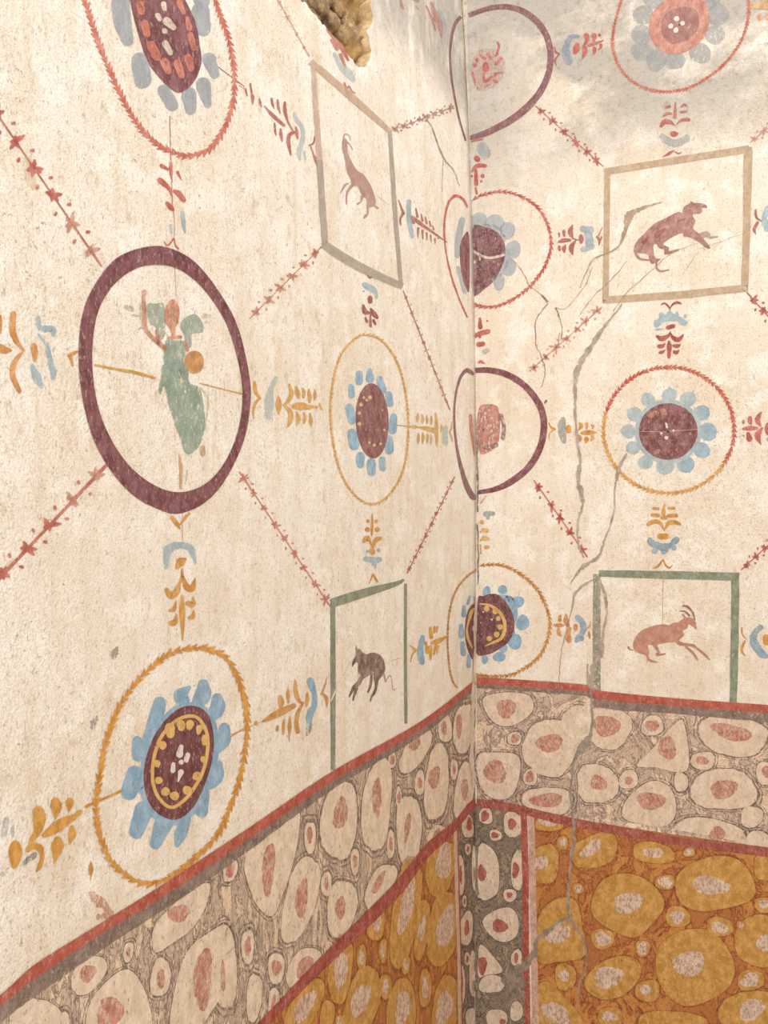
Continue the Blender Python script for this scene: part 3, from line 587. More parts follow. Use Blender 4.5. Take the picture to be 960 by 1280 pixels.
Sheet('L', 3, v).poly([(480, 240), (580, 260), (640, 340), (665, 480), (650, 640), (600, 800), (520, 960), (400, 1050), (270, 1010), (190, 900), (165, 740), (190, 580), (260, 420), (370, 290)], .15).build('disc', paint((112, 62, 64), .25, 1, .1), t)
g = Sheet('L', 4, v); g.stroke([(x, y, 24) for x, y in [(490, 312), (560, 335), (612, 425), (622, 530), (590, 700), (510, 845), (430, 930), (362, 962), (296, 922), (240, 825), (228, 680), (268, 505), (335, 400), (405, 340)]], closed=True)
g.strokes('430,370,60 432,395,50|495,370,60 490,390,44|562,400,50 556,430,30|602,470,50 600,500,44|592,620,50|545,740,66|475,840,66|385,880,66|320,850,64|272,770,54|258,650,54|300,520,60|350,400,76 355,440,60').build('scalloped_ring', gold, t)
Sheet('L', 5, v).strokes('432,530,30 420,585,50|478,590,36 468,625,36|432,640,36|376,655,30 372,700,36|430,710,40 410,775,12').each('seed', white, t)
Sheet('L', 5).strokes('107,1008,3.5 150,989,3|288,921,1.2 303,911,1.2').each('gold_rod', paint(OCHRE, .3), t)
# mid left wall
t = thing('painted_medallion', 'thin gold ring with narrow blue petals on the middle of left wall', 'painted medallion', 'L', 462, 524, GM)
v = (280, 400, 3.2)
Sheet('L', 2, v).wreath([(575, 60), (640, 92), (700, 190), (733, 350), (733, 500), (708, 620), (650, 710), (587, 736), (520, 698), (462, 600), (430, 450), (428, 300), (460, 155), (520, 78)], 6, 90, True).build('leaf_wreath', paint((222, 166, 84), .3), t)
Sheet('L', 2, v).strokes('540,215,26 540,245,32|582,203,20 583,235,34|622,238,28 632,280,34|658,298,28 664,335,26|678,388,28 674,440,34|658,478,34 660,520,36|632,560,28 634,592,26|588,570,36 590,606,36|545,545,36 545,578,30|512,455,40 520,500,42|500,350,32 512,400,34|508,268,24 510,300,26').each('petal', paint((150, 184, 206), .35), t)
Sheet('L', 3, v).poly(ell(592, 403, 66, 150, -2, 40, .01), .1, smooth=False).build('disc', paint((138, 90, 88), .35, 1, .12), t)
Sheet('L', 4, v).strokes('558,310,12|583,310,16|547,338,16|540,372,14|540,415,16|570,320,12|600,500,12|625,495,12|640,440,10|580,490,10|633,360,8').each('gold_fleck', paint((222, 180, 130), .45), t)
Sheet('L', 2, v).strokes('690,420,4 760,428,4').build('guide_line', paint(GOLD, .4, .8), t)
# corner ones, each wraps from one wall to the other
t = thing('painted_medallion', 'purple ring around a pink red flower at the very top of the corner', 'painted medallion', 'R', 610, 85, GM)
v = (340, 0, 3)
pm = paint((142, 96, 98), .5, .92, .1)
Sheet('R', 3, v).strokes('738,58,18 800,35,18 870,25,20 940,42,22 1000,88,24 1035,150,24 1045,230,24 1020,320,24 960,400,28 880,460,26 800,500,24 742,518,18', butt=True, jit=.03).build('ring', pm, t)
Sheet('L', 3, v).strokes('708,62,14 684,95,12 669,170,9 668,240,8 680,340,8 700,440,7 726,528,7', butt=True).build('ring', pm, t)
v = (560, 50, 12)
Sheet('R', 2, v).poly([(350, 400), (400, 220), (500, 140), (700, 140), (800, 240), (860, 320), (850, 480), (780, 620), (620, 740), (460, 760), (380, 640)], .3).build('pink_ground', paint((222, 180, 162), .95, .55), t)
Sheet('R', 3, v).strokes('565,380,90 570,430,110|600,215,60 640,280,44|490,230,40 555,280,44|430,285,40 440,320,30|400,380,60|370,500,40 410,640,30|740,35,30 765,100,38 722,240,30|715,365,44 800,280,44|700,500,24 810,490,16|540,510,36 545,620,50 640,570,44 720,520,30|700,610,54 730,635,40|560,700,24 630,660,14|450,720,24').build('flower', paint((200, 108, 98), .5, .9), t)
t = thing('painted_medallion', 'red wreath around a dark purple half disc folded into the corner', 'painted medallion', 'R', 608, 318, GM)
v = (500, 200, 4)
wm = paint((196, 104, 86), .3)
Sheet('R', 3, v).wreath([(358, 207), (400, 180), (500, 158), (600, 180), (690, 240), (740, 330), (755, 430), (730, 520), (680, 600), (620, 660), (540, 710), (460, 735), (385, 728)], 11, 44).build('leaf_wreath', wm, t)
Sheet('L', 3, v).strokes('335,235,8 325,210,12 300,185,12 268,182,14 240,220,12 222,310,11 224,420,9 250,560,8 290,680,8 335,785,8', jit=.15).build('leaf_wreath', wm, t)
blobs(Sheet('R', 2, v), [(392, 305, 44), (472, 315, 52, 42), (538, 352, 40, 42), (566, 448, 38, 46), (545, 535, 36, 46), (495, 610, 28, 46), (440, 380, 90, 60), (470, 500, 80, 90)]).each('petal', paint((188, 194, 198), .5, .8, .06), t)
Sheet('L', 2, v).strokes('310,300,30 290,400,34 285,480,24|290,540,20 322,660,20').each('petal', paint((190, 194, 194), .4, .8, .06), t)
Sheet('R', 3, v).poly([(355, 350), (430, 338), (490, 365), (524, 420), (522, 500), (480, 590), (430, 640), (358, 662)], .15).build('disc', paint((134, 80, 80), .6, 1, .2), t)
Sheet('L', 3, v).poly([(318, 380), (344, 378), (346, 640), (330, 640), (305, 560), (298, 440)], .1).build('disc', paint((142, 88, 88), .5, 1, .15), t)
Sheet('R', 4, v).strokes('360,450,10 400,475,14 450,490,12 520,475,12|372,510,16|400,470,10 400,500,8').build('worn_plaster_streak', paint((226, 206, 184), .6), t)
t = thing('painted_medallion', 'purple ring around a faded red blot, wrapping the corner at mid height', 'painted medallion', 'R', 610, 540, GM)
v = (500, 420, 4)
pm = paint((128, 74, 78), .32, 1, .12)
Sheet('R', 3, v).strokes('372,172,26 450,172,30 540,195,32 630,255,32 700,350,34 720,450,34 700,560,34 640,660,34 560,725,34 480,765,26 392,782,20', butt=True, n=8, jit=.02).build('ring', pm, t)
Sheet('L', 3, v).strokes('368,194,12 352,180,20 330,172,20 300,210,14 278,290,11 270,400,11 278,520,12 300,640,18 330,740,26 360,800,30 384,808,18', butt=True, n=8).build('ring', paint((146, 104, 104), .5, .95, .1), t)
Sheet('R', 2, v).poly([(390, 370), (450, 342), (492, 360), (500, 450), (490, 540), (430, 588), (395, 570)], .4).build('red_blot', paint((208, 130, 114), .85, .9, .16), t)
Sheet('R', 3, v).strokes('505,400,24 520,450,20 515,510,24|430,560,24 480,545,26|418,470,14').build('purple_flecks', paint((150, 108, 112), .9, .7), t)
Sheet('L', 2, v).strokes('352,400,18 358,480,18 368,560,12 372,600,6').build('red_blot', paint((214, 142, 130), .7, .8), t)
t = thing('painted_medallion', 'ochre wreath with blue petals and scalloped dark centre, lowest in corner', 'painted medallion', 'R', 610, 780, GM)
v = (500, 660, 4); wm = paint((204, 140, 64), .25)
Sheet('R', 3, v).wreath([(392, 190), (450, 183), (520, 190), (600, 230), (680, 300), (730, 390), (750, 480), (730, 580), (680, 660), (600, 715), (540, 738), (460, 742), (392, 736)], 11, 44, flip=False).build('leaf_wreath', wm, t)
Sheet('L', 11, v).wreath([(375, 215), (330, 245), (280, 310), (250, 400), (238, 500), (238, 620), (250, 720), (270, 780), (292, 800)], 6, 34, flip=True).build('leaf_wreath', wm, t)
v = (570, 720, 9.6)
blobs(Sheet('R', 2, v), [(560, 165, 58, 55), (370, 190, 46, 70), (735, 310, 85, 70), (800, 560, 80, 95), (710, 790, 80, 95), (570, 870, 50), (520, 970, 76, 60), (345, 1000, 36, 60), (640, 420, 100, 180), (540, 280, 140, 60), (600, 700, 120, 120)]).each('petal', sky, t)
Sheet('L', 2, v).strokes('165,250,34 140,330,34|95,370,44 90,470,60|60,600,56 65,710,80|75,810,56 85,930,66|150,960,40 150,1080,54').each('petal', paint((152, 180, 200), .35, .95), t)
dm = paint((116, 64, 66), .35, 1, .15)
Sheet('R', 3, v).poly([(262, 270), (320, 240), (430, 212), (530, 240), (620, 340), (690, 480), (700, 640), (630, 790), (500, 890), (380, 940), (247, 930), (252, 600)], .12).build('disc', dm, t)
Sheet('L', 3, v).poly([(222, 345), (165, 370), (122, 480), (105, 650), (120, 820), (165, 950), (200, 1000), (214, 880), (228, 500)], .1).build('disc', dm, t)
Sheet('R', 4, v).strokes('290,335,16 360,340,24 430,362,34 520,430,36 580,540,40 585,650,44 540,750,40 440,800,26 350,840,12|370,390,70|475,420,80|510,510,58|530,610,70|490,700,70|400,750,66').build('scalloped_ring', gold, t)
Sheet('L', 4, v).strokes('215,390,16 180,440,44 145,560,22 126,650,26 145,760,34 190,860,16').build('scalloped_ring', gold, t)
Sheet('R', 5, v).strokes('430,522,24|328,430,20|300,560,14').each('seed', white, t)
Sheet('L', 5, v).strokes('205,610,24 205,650,20').each('seed', white, t)
# right wall
t = thing('painted_medallion', 'red wreath around a salmon disc with four white dots, top right', 'painted medallion', 'R', 845, 30, GM)
v = (740, 0, 4.364)
Sheet('R', 3, v).wreath([(190, -60), (165, -10), (140, 70), (115, 180), (120, 290), (160, 380), (230, 450), (320, 490), (420, 500), (540, 475), (650, 410), (740, 330), (810, 230), (848, 120), (855, 30), (845, -50)], 11, 84, flip=True).build('leaf_wreath', paint((202, 112, 92), .4, .95), t)
blobs(Sheet('R', 2, v), [(280, 80, 55), (270, 190, 55), (275, 280, 62, 50), (350, 330, 58), (690, 80, 60), (670, 190, 55), (590, 290, 62, 55), (450, 330, 60, 50), (640, 0, 60), (340, -10, 60)]).each('petal', paint((178, 180, 180), .65, .62, .08), t)
Sheet('R', 3, v).poly([(400, 0), (500, -30), (600, -10), (640, 80), (620, 190), (540, 270), (440, 297), (360, 265), (313, 180), (325, 80)], .15).build('disc', paint((206, 142, 124), .6, .95, .12), t)
Sheet('R', 4, v).poly([(390, 90), (480, 40), (570, 60), (580, 150), (520, 220), (440, 240), (385, 190)], .8).build('mauve_centre', paint((176, 128, 124), .8, .65, .1), t)
blobs(Sheet('R', 5, v), [(462, 103, 14), (430, 143, 14), (458, 165, 13, 15), (494, 128, 13, 12)]).each('seed', white, t)
Sheet('R', 6, v).poly(ell(478, 136, 6, 6), smooth=False).build('nail_hole', paint((40, 32, 28), 0, 1), t)
t = thing('painted_medallion', 'round wreath, red above and gold below, with twelve blue petals', 'painted medallion', 'R', 836, 538, GM)
v = (640, 360, 3); cx, cy, rx, ryy = 588, 533, 245, 236
arc = lambda a0, a1, n: [(cx+rx*math.cos(math.radians(a0+(a1-a0)*i/n)), cy+ryy*math.sin(math.radians(a0+(a1-a0)*i/n))) for i in range(n+1)]
Sheet('R', 3, v).wreath(arc(-165, 30, 16), 9.5, 46).build('leaf_wreath', paint((196, 94, 74), .3), t)
Sheet('R', 3, v).wreath(arc(30, 195, 14), 9.5, 38).build('leaf_wreath', paint((220, 160, 78), .3), t)
v = (765, 480, 6.4)
for k, (x, y, r) in enumerate([(290, 125, 56), (460, 90, 60), (610, 120, 64), (718, 232, 66), (768, 382, 74), (720, 530, 66), (590, 645, 70), (425, 660, 70), (268, 625, 60), (168, 510, 56), (132, 378, 60), (182, 242, 62)]):
    p = Sheet('R', 2, v); p.poly(ell(x, y, r, r*.95, 0, 22, .05), smooth=False)
    dx, dy = (x-450)/320, (y-380)/300; p.poly([(x+dx*r*.6-dy*14, y+dy*r*.6+dx*14), (x+dx*r*1.25, y+dy*r*1.25), (x+dx*r*.6+dy*14, y+dy*r*.6-dx*14)], smooth=False)
    p.build('petal', paint((156, 180, 192) if 2 < k < 7 else (172, 186, 190), .3, 1, .08), t)
Sheet('R', 3, v).poly(ell(450, 380, 268, 258, 0, 40), smooth=False).build('blue_ground', paint((172, 186, 190), .3, 1, .08), t)
Sheet('R', 4, v).poly(ell(450, 380, 236, 225, 0, 60, .01), .35, smooth=False).build('disc', paint((132, 78, 78), .45, 1, .15), t)
Sheet('R', 5, v).strokes('310,260,30 340,230,40 365,240,30|410,215,40 430,235,30|300,295,30|265,350,26|285,425,20|345,550,24 375,530,20|515,525,22|625,400,24').each('salmon_fleck', paint((208, 142, 118), .8, .9), t)
Sheet('R', 6, v).strokes('432,315,14 440,345,20|492,372,18|395,395,20|435,430,30').each('seed', white, t)
Sheet('R', 6, v).strokes('80,380,3 440,382,3|455,378,4 690,362,4').build('guide_line', paint((226, 200, 180), .3, .8), t)
Sheet('R', 7, v).poly(ell(448, 382, 9, 10), smooth=False).build('nail_hole', paint((40, 32, 28), 0, 1), t)

# ------------------------------------------------------------------ sprigs
GS = 'little painted leaf sprigs between medallions'
def sprig(label, w, view, leaf, bud, calyx, br, cm, lm, extra=None):
    pts = [p.split(',') for p in leaf.replace('|', ' ').split()]
    cx = sum(float(p[0]) for p in pts)/len(pts); cy = sum(float(p[1]) for p in pts)/len(pts)
    t = thing('painted_sprig', label, 'painted sprig', w, view[0]+cx/view[2], view[1]+cy/view[2], GS)
    for st in leaf.split('|'): Sheet(w, 3, view).strokes(st).build('leaf', lm, t)
    if bud: Sheet(w, 3, view).strokes(bud).build('bud', lm, t)
    if calyx: Sheet(w, 2, view).strokes(calyx, jit=.08).build('blue_calyx', cm, t)
    if br: Sheet(w, 3, view).strokes(br).build('bracket', lm, t)
    if extra: Sheet(w, 4, view).strokes(extra[0]).build(extra[2], extra[1], t)
    return t
O = paint((210, 150, 72), .3, 1, .12); O2 = paint((220, 168, 94), .4, .95, .1); Rd = paint((190, 98, 84), .35, .95, .12); Rd2 = paint((188, 112, 98), .45, .9, .1); Mv = paint((176, 110, 102), .4, .92, .1)
B1 = paint((172, 198, 208), .6, .75, .10); B2 = paint((194, 206, 206), .65, .65, .06); B3 = paint((146, 178, 200), .35, .95, .1); B4 = paint((166, 182, 186), .4, .9, .08)
sprig('orange sprig at the left edge beside the winged figure ring', 'L', (0, 380, 8), '130,100,60 120,250,62 160,370,48 235,460,16|235,460,16 150,570,50 120,700,54 190,870,44|-20,440,90 50,460,70 115,466,8|0,120,24 5,200,24 0,290,18',
      '335,420,60 345,490,64 345,550,40', '380,140,44 400,240,54 520,250,70 530,310,36|480,480,50 530,690,60 520,750,30|320,620,44 360,720,90 410,820,44|380,300,20 470,420,34 490,520,34', '690,512,40 770,475,26|700,520,36 725,620,14', B1, paint((214, 148, 84), .35))
sprig('red sprig hanging straight above the winged figure ring', 'L', (185, 190, 10.667), '300,150,40 300,250,46 320,400,8|175,180,50 255,230,34|390,270,40 440,370,10|155,375,70 195,410,70 280,490,44 322,600,12|345,520,40 400,550,70 475,640,60|300,30,8 312,400,8 322,700,10 345,870,6 345,1130,5',
      '250,680,44 300,740,70 330,770,40', '460,800,40 470,950,60 490,1080,20|300,980,40 310,1080,30', '210,1195,15 260,1245,26 340,1150,18|345,1160,18 360,1240,18 400,1290,20', B1, paint((196, 104, 84), .3))
sprig('dark red slanting sprig between the top left flower and goat frame', 'L', (300, 90, 9.6), '290,410,14 400,530,44 525,640,36|375,320,24 390,390,30 408,440,10|448,335,24 457,420,34 482,500,10|535,365,30 535,450,46 570,590,24 630,700,12|412,620,22 418,700,28 430,755,14|485,690,28 490,760,42 502,835,14|640,725,40 588,760,48 578,850,48 607,990,16|65,205,24 80,285,14|120,145,24 140,260,24 148,300,44 150,390,8|228,320,15 240,370,30 255,415,12|-20,155,6 45,200,6',
      '668,665,26 680,730,40 688,795,22', '650,490,34 680,580,60 740,660,50 755,760,54 740,850,60 705,950,60 715,1050,30|770,960,30 785,1050,24', '892,770,12 880,850,24 830,880,26|850,900,18 880,990,22 908,1060,40 925,1130,12', B2, Rd2)
sprig('ochre hanging sprig between winged figure ring and large ochre wreath', 'L', (185, 630, 7.11), '300,575,14 300,650,30 278,700,26 250,780,60 200,815,56 165,765,40|305,640,22 340,735,55 390,745,60 415,655,8|300,815,18 300,940,54 305,1090,34 305,1210,8|195,945,28 230,930,40 247,860,8|200,1060,44 240,1045,54 250,980,10|350,880,40 395,890,52 397,825,8|370,1010,36 397,995,38 402,940,6|303,80,5 303,340,5',
      '255,560,34 290,515,80 318,495,44', '155,560,40 165,480,60 180,400,84 290,365,64 380,400,64 418,520,24', '210,120,34 255,175,36 280,215,14|285,180,14 330,120,28 362,85,24', B1, O)
sprig('gold sprig between the large ochre wreath and green framed animal', 'L', (300, 840, 8), '232,490,26 380,412,74 535,338,48|400,245,36 408,300,62 405,345,36|478,160,12 478,230,40 480,300,24|550,90,24 555,200,44 590,290,34 630,310,20|630,310,24 580,400,38 560,500,42 575,595,46|372,545,26 368,580,28|437,480,22 432,540,34 430,620,18|495,440,8 495,540,40 490,620,18 490,700,4|-90,625,10 50,570,8 150,520,6 240,490,4|155,505,34 160,520,36',
      '670,215,22 670,270,40 660,335,22', '700,90,70 720,150,64 745,230,50 740,340,60 700,420,70 690,490,64', '868,40,6 850,120,14 812,220,24|825,215,20 862,260,36 868,345,10', B3, paint((208, 150, 80), .3))
sprig('ochre sprig with blurred stain at lower left edge of left wall', 'L', (0, 980, 8), '380,280,120 390,350,130 370,470,80 315,560,50 290,620,40|550,180,90 558,230,115 552,350,14|695,170,70 692,200,80 685,270,16|440,510,56 560,430,110 640,380,100 730,335,60|715,430,40 718,500,80 690,600,16|575,570,90 570,620,125 540,790,14|275,660,50 310,625,60 390,635,66 418,720,44 395,820,46 360,875,16|150,620,110 150,700,140 140,810,70|905,770,5 905,850,50 905,920,12 900,960,8',
      '762,310,46 798,278,46', '60,360,60 40,500,60|120,440,40 125,520,30|20,900,50', None, paint((190, 202, 206), .7, .7), paint((212, 152, 64), .3), ('240,800,40 270,760,50 330,720,60 350,700,40', paint((150, 136, 128), .9, .9, .3), 'worn_stain'))
sprig('gold sprig pointing from winged figure ring to thin gold ring', 'L', (310, 460, 8), '410,165,22 432,250,42 400,330,38 350,370,16|360,370,24 420,440,46 420,520,48 400,580,20|478,190,22 495,250,50 508,300,20|545,205,20 557,250,38 550,295,20|605,215,18 615,290,42 615,345,18|663,218,14 667,270,32 662,320,12|455,380,50 520,380,80 600,390,50 665,387,20|485,440,14 502,510,44 488,570,10|560,445,14 567,500,38 560,550,18|618,455,16 625,520,36 628,575,20|682,388,22 684,398,22|712,358,20 730,410,20',
      '300,290,24 305,370,62 305,460,14', '280,100,40 230,200,60 210,330,90 200,480,80', '60,145,32 75,240,36 118,300,14|120,300,20 72,350,28 50,440,22 58,510,8', B2, O2)
t = sprig('small gold sprig between thin gold ring and corner purple ring', 'L', (500, 440, 4.92), '107,380,10 107,410,18 105,430,8|135,385,10 138,415,18 138,438,8|163,392,10 165,420,16 165,440,8|190,395,10 192,420,16 190,445,8|110,565,8 112,530,20 112,502,10|138,562,8 140,525,20 138,498,10|165,560,8 168,530,18 168,505,10|188,562,8 190,535,14 190,510,8|115,462,10 160,470,28 205,482,30|218,378,12 222,430,18 222,480,24 225,540,18 226,580,8|-20,448,4 60,458,6 82,460,26 110,462,6',
      '252,450,8 255,470,18 252,490,8', '278,470,34 280,560,34', '318,430,8 316,465,10 304,492,10 316,520,10 322,552,6', B2, paint((220, 176, 108), .5, .9))
sprig('gold hanging sprig between thin gold ring and green animal frame', 'L', (280, 580, 3.2), '592,200,4 592,240,11 590,285,7|575,228,15|608,228,15|572,262,20|612,262,20|560,308,16 572,296,22 585,315,8 593,340,6|624,298,14 605,305,18 593,340,6|628,292,4',
      '590,348,24 592,352,24', '566,380,22 585,382,24 605,385,26 622,382,20|600,400,20 606,415,8|572,350,14|618,345,16', '580,478,5 595,440,7|595,440,7 612,470,9', B1, O)
sprig('small maroon sprig below the faded leaping goat frame', 'L', (280, 230, 3.43), '596,520,10 604,548,22 626,552,8|655,572,14 641,556,22 628,535,8|606,575,10 612,590,12|648,600,10 640,585,12|627,560,6 627,600,12 630,612,6', '625,488,20 626,503,20', '602,432,24 630,448,28 650,465,20 652,485,14|598,460,10', '606,380,6 625,402,8 640,390,6', B1, paint((160, 92, 84), .35))
sprig('faded red sprig between goat frame and corner purple disc', 'L', (280, 230, 3.43), '810,140,6 828,160,16 870,190,12 955,250,4|822,105,6 828,140,12|845,130,6 850,158,10|862,142,6 868,168,10|880,160,6 885,180,8|895,180,5 898,195,7|830,230,4 832,190,12|852,235,4 850,200,10|870,240,4 868,210,9|888,245,4 885,220,8|905,255,4 903,235,8|918,232,8', '806,140,10 812,165,14', '792,75,20 794,150,22 806,225,16', '748,68,4 768,125,12|768,125,14 755,150,10 757,175,6', B1, paint((186, 116, 100), .45, .9))
sprig('ochre sprig between green animal frame and lowest corner wreath', 'L', (500, 660, 4), '128,572,12 135,620,18|150,500,14 156,545,20|152,655,10 152,605,20|172,495,12 170,522,10|186,495,10 182,520,8|178,590,14 168,632,8|190,590,10 184,625,8|130,600,10 152,592,14|160,575,16 190,565,28 225,548,8', '224,547,16', '112,545,22 100,620,34 110,672,26', '50,588,5 78,610,12|76,612,12 60,635,8 50,672,4', B3, paint((216, 160, 60), .3))
sprig('pale red and blue sprig beside the broken plaster edge', 'L', (360, 0, 4), '195,150,6 230,195,16 265,235,22 300,300,12|215,200,12 245,245,18|262,275,20 285,330,10', None, '232,270,20 262,325,30 300,365,44 325,400,24', '280,415,8 290,440,12 302,432,8|305,430,8 318,455,8 335,465,6', B2, paint((196, 120, 100), .5, .9))
sprig('red sprig between corner pink flower ring and salmon disc wreath', 'R', (680, 20, 9.6), '508,235,66 520,290,50 460,380,12|600,235,64 605,270,44 598,310,18|668,228,38|535,355,34 620,330,38 715,293,10|490,390,56 490,440,60 458,515,8|605,395,50 605,430,40 590,455,8|682,350,40 680,378,26 650,410,8', '398,352,60 388,395,84 372,435,50', '410,245,40 330,250,60 280,330,70 260,430,100 300,540,100', '130,375,14 140,430,24 180,455,20|180,460,18 135,530,24 150,600,10', paint((158, 166, 182), .55, .75, .1), Rd)
sprig('pink red sprig above the panther frame', 'R', (810, 110, 12.8), '440,225,14 435,340,44 430,465,64|290,312,40 345,298,50|250,450,30 300,412,50 370,412,34|210,610,50 260,545,80 350,545,70 435,605,12|535,300,34 580,268,44 612,285,30|520,390,34 612,378,44|455,585,16 540,515,50 650,510,56', '400,735,90 440,738,90 490,728,10', '230,780,100 330,850,130 480,880,130 620,800,110', '240,1100,12 340,1050,50 415,1000,18|430,1020,18 490,1048,26 540,1028,8', paint((186, 190, 190), .6, .6), Rd2)
sprig('maroon sprig left of the panther frame', 'R', (680, 270, 9.6), '345,105,12 318,190,66 350,275,14|385,290,14 328,380,66 345,465,16|350,270,14 410,290,14|160,320,6 230,295,54 312,290,34|180,210,28 187,245,20|238,185,42 243,235,30|183,370,38 187,405,36|262,345,14 240,390,54 245,430,26', '444,240,44 448,275,66 445,312,44', '465,155,80 560,165,80|535,200,100 545,330,100|470,400,70 575,365,70', '702,135,8 655,238,16|635,250,22 665,290,38 658,360,6|690,250,20 690,280,20', paint((178, 192, 198), .4, .85), Mv)
sprig('deep red sprig with lobed blue cap below the panther frame', 'R', (800, 370, 12), '455,530,8 430,590,44 335,640,80 255,605,40|455,540,8 490,620,56 580,655,76 652,575,16|285,755,58 345,750,54 378,705,8|505,745,44 565,750,64 610,725,12|300,850,44 340,838,48 380,808,8|520,840,58 555,845,54 590,805,8|435,685,34 440,760,78 435,915,50', '420,475,64 500,452,64', '250,430,90 330,350,100 450,320,110 580,345,90 660,405,90|325,290,90|450,270,90|555,255,44 560,290,50|680,300,56|235,390,70|700,400,44|240,505,30 340,495,16', '320,130,20 370,110,28 430,160,26 452,215,12|452,180,14 500,120,32 560,98,42 612,112,26', paint((164, 182, 190), .3, 1, .06), paint((170, 80, 72), .4))
sprig('orange sprig crossed by the grey crack beside corner purple ring', 'R', (680, 510, 9.6), '435,190,36 448,215,50 415,270,12|512,190,44 512,250,20|570,205,20 588,222,40 578,248,12|455,300,36 540,295,62 628,295,18|402,320,16 430,365,60 400,412,14|508,372,60 514,385,54 495,425,10|575,340,30 585,360,44 560,395,12', '295,232,60 297,272,66', '230,140,70 215,250,100 240,400,60', '58,180,14 85,230,22 130,255,28|110,265,18 65,310,18 62,385,6', paint((178, 182, 174), .6, .7), O)
sprig('ochre upright sprig above the green framed goat', 'R', (790, 610, 10.667), '434,215,16 420,300,50 418,350,50|395,395,40 445,395,60|285,270,34 350,278,38|270,360,44 350,366,50|492,270,38 560,270,38|492,370,50 585,366,52|215,485,50 290,448,58 370,465,50 435,570,12|440,550,10 480,475,50 560,455,62 640,482,36', '372,645,76 450,645,84', '240,700,80 300,760,100 420,785,100 520,755,70 590,690,90|305,840,80|420,850,70 460,830,50|560,800,70', '275,1070,18 350,1040,36 415,950,16|415,950,16 450,1030,28 500,1065,24 540,1028,8', paint((146, 170, 182), .35, .95), O)
sprig('orange flower sprig left of the green framed goat', 'R', (680, 750, 9.6), '125,300,24 180,305,52 240,305,18|192,195,36 190,240,44|265,180,34 265,250,64 290,310,44|170,355,34 180,400,50 205,430,16|310,345,44 285,420,74 300,485,64', '380,312,52 380,342,54', '410,215,80 450,260,70 475,340,80 450,420,60 420,450,90 390,490,50|450,460,70', '562,260,10 545,320,22 520,335,20|540,385,24 545,430,30 550,468,6', paint((156, 174, 186), .3), paint((208, 146, 92), .4))
sprig('pink red sprig at right edge beside the red and gold wreath', 'R', (900, 480, 10.667), '310,495,34 310,520,34|400,455,56 400,500,62 412,530,30|312,598,36 400,590,68 490,590,40|545,385,36 500,480,76 545,565,20|375,665,54 392,730,84|315,690,28|560,590,30 500,690,84 545,805,12', '640,550,70 640,600,90 645,650,70', '660,740,80', None, B1, paint((192, 104, 92), .4))
sprig('blue lobed calyx with ochre bud at right edge by goat frame', 'R', (900, 740, 12.8), '350,580,32 360,680,26 432,762,10|400,790,36 355,880,46 355,960,38 410,1022,12', '740,730,110 740,800,110', '650,565,90 570,640,90 530,770,130 600,900,120 680,1000,120 760,1030,60', None, paint((150, 172, 188), .35), paint((210, 150, 66), .3))
sprig('maroon bracket and pale blue calyx at right edge beside panther frame', 'R', (880, 180, 5.333), '345,440,14 350,490,16 385,515,6|357,525,20 335,570,22 346,602,6', None, '430,430,40 400,495,40 425,560,50', None, paint((172, 190, 200), .35), Mv)
sprig('pale orange sprig remnant in the top right photo corner', 'R', (740, 0, 4.364), '880,30,34 960,32,44|912,85,24 915,100,26|955,80,20 957,100,24|930,0,20 960,5,20', None, None, None, B2, paint((220, 176, 126), .5, .85))
sprig('red sprig in the corner between pink flower ring and red wreath', 'R', (340, 0, 3), '752,640,10 770,622,16 800,622,14|765,640,12 766,690,16|750,660,8|790,660,16|785,680,10|764,705,8 768,725,10', '768,594,22 772,598,20', '790,555,44 800,575,44', '750,530,6 790,522,6', paint((186, 188, 188), .5, .7), Rd)
sprig('red sprig in the corner between red wreath and mid purple ring', 'R', (500, 200, 4), '400,795,14 402,835,24|375,880,20 400,868,24 440,858,26|437,805,10|370,820,8|400,885,14', '395,922,26 415,920,24', '425,958,30 440,950,20', '395,1013,10 405,1008,16 422,1018,5', paint((190, 190, 184), .6, .6), Rd)
sprig('ochre sprig in the corner between mid purple ring and lowest wreath', 'R', (500, 660, 4), '415,10,20 435,14,22|420,52,26 440,55,18|430,97,20 442,96,16|402,85,8 405,128,8|402,20,10|404,60,12', '410,-30,24', '430,-70,30 465,-72,24|440,-50,20', '432,-162,5 405,-125,8', paint((172, 184, 184), .6, .7), paint((218, 168, 96), .4))
t = thing('painted_flower', 'smudged faint red flower on grey plaster beside the rubble', 'painted flower', 'L', 545, 25)
Sheet('L', 3, (360, 0, 4)).strokes('562,-20,10 566,20,14 575,42,14|715,15,16 740,90,30 762,140,26 768,185,10|690,30,8 718,90,12 735,150,10|640,30,8 650,45,10|600,-10,10 650,5,14', jit=.15).each('petal', paint((204, 140, 130), .8, .75), t)
Sheet('L', 2, (360, 0, 4)).strokes('760,60,20 780,120,24 775,210,20').build('blue_trace', paint((190, 202, 206), .6, .6), t)

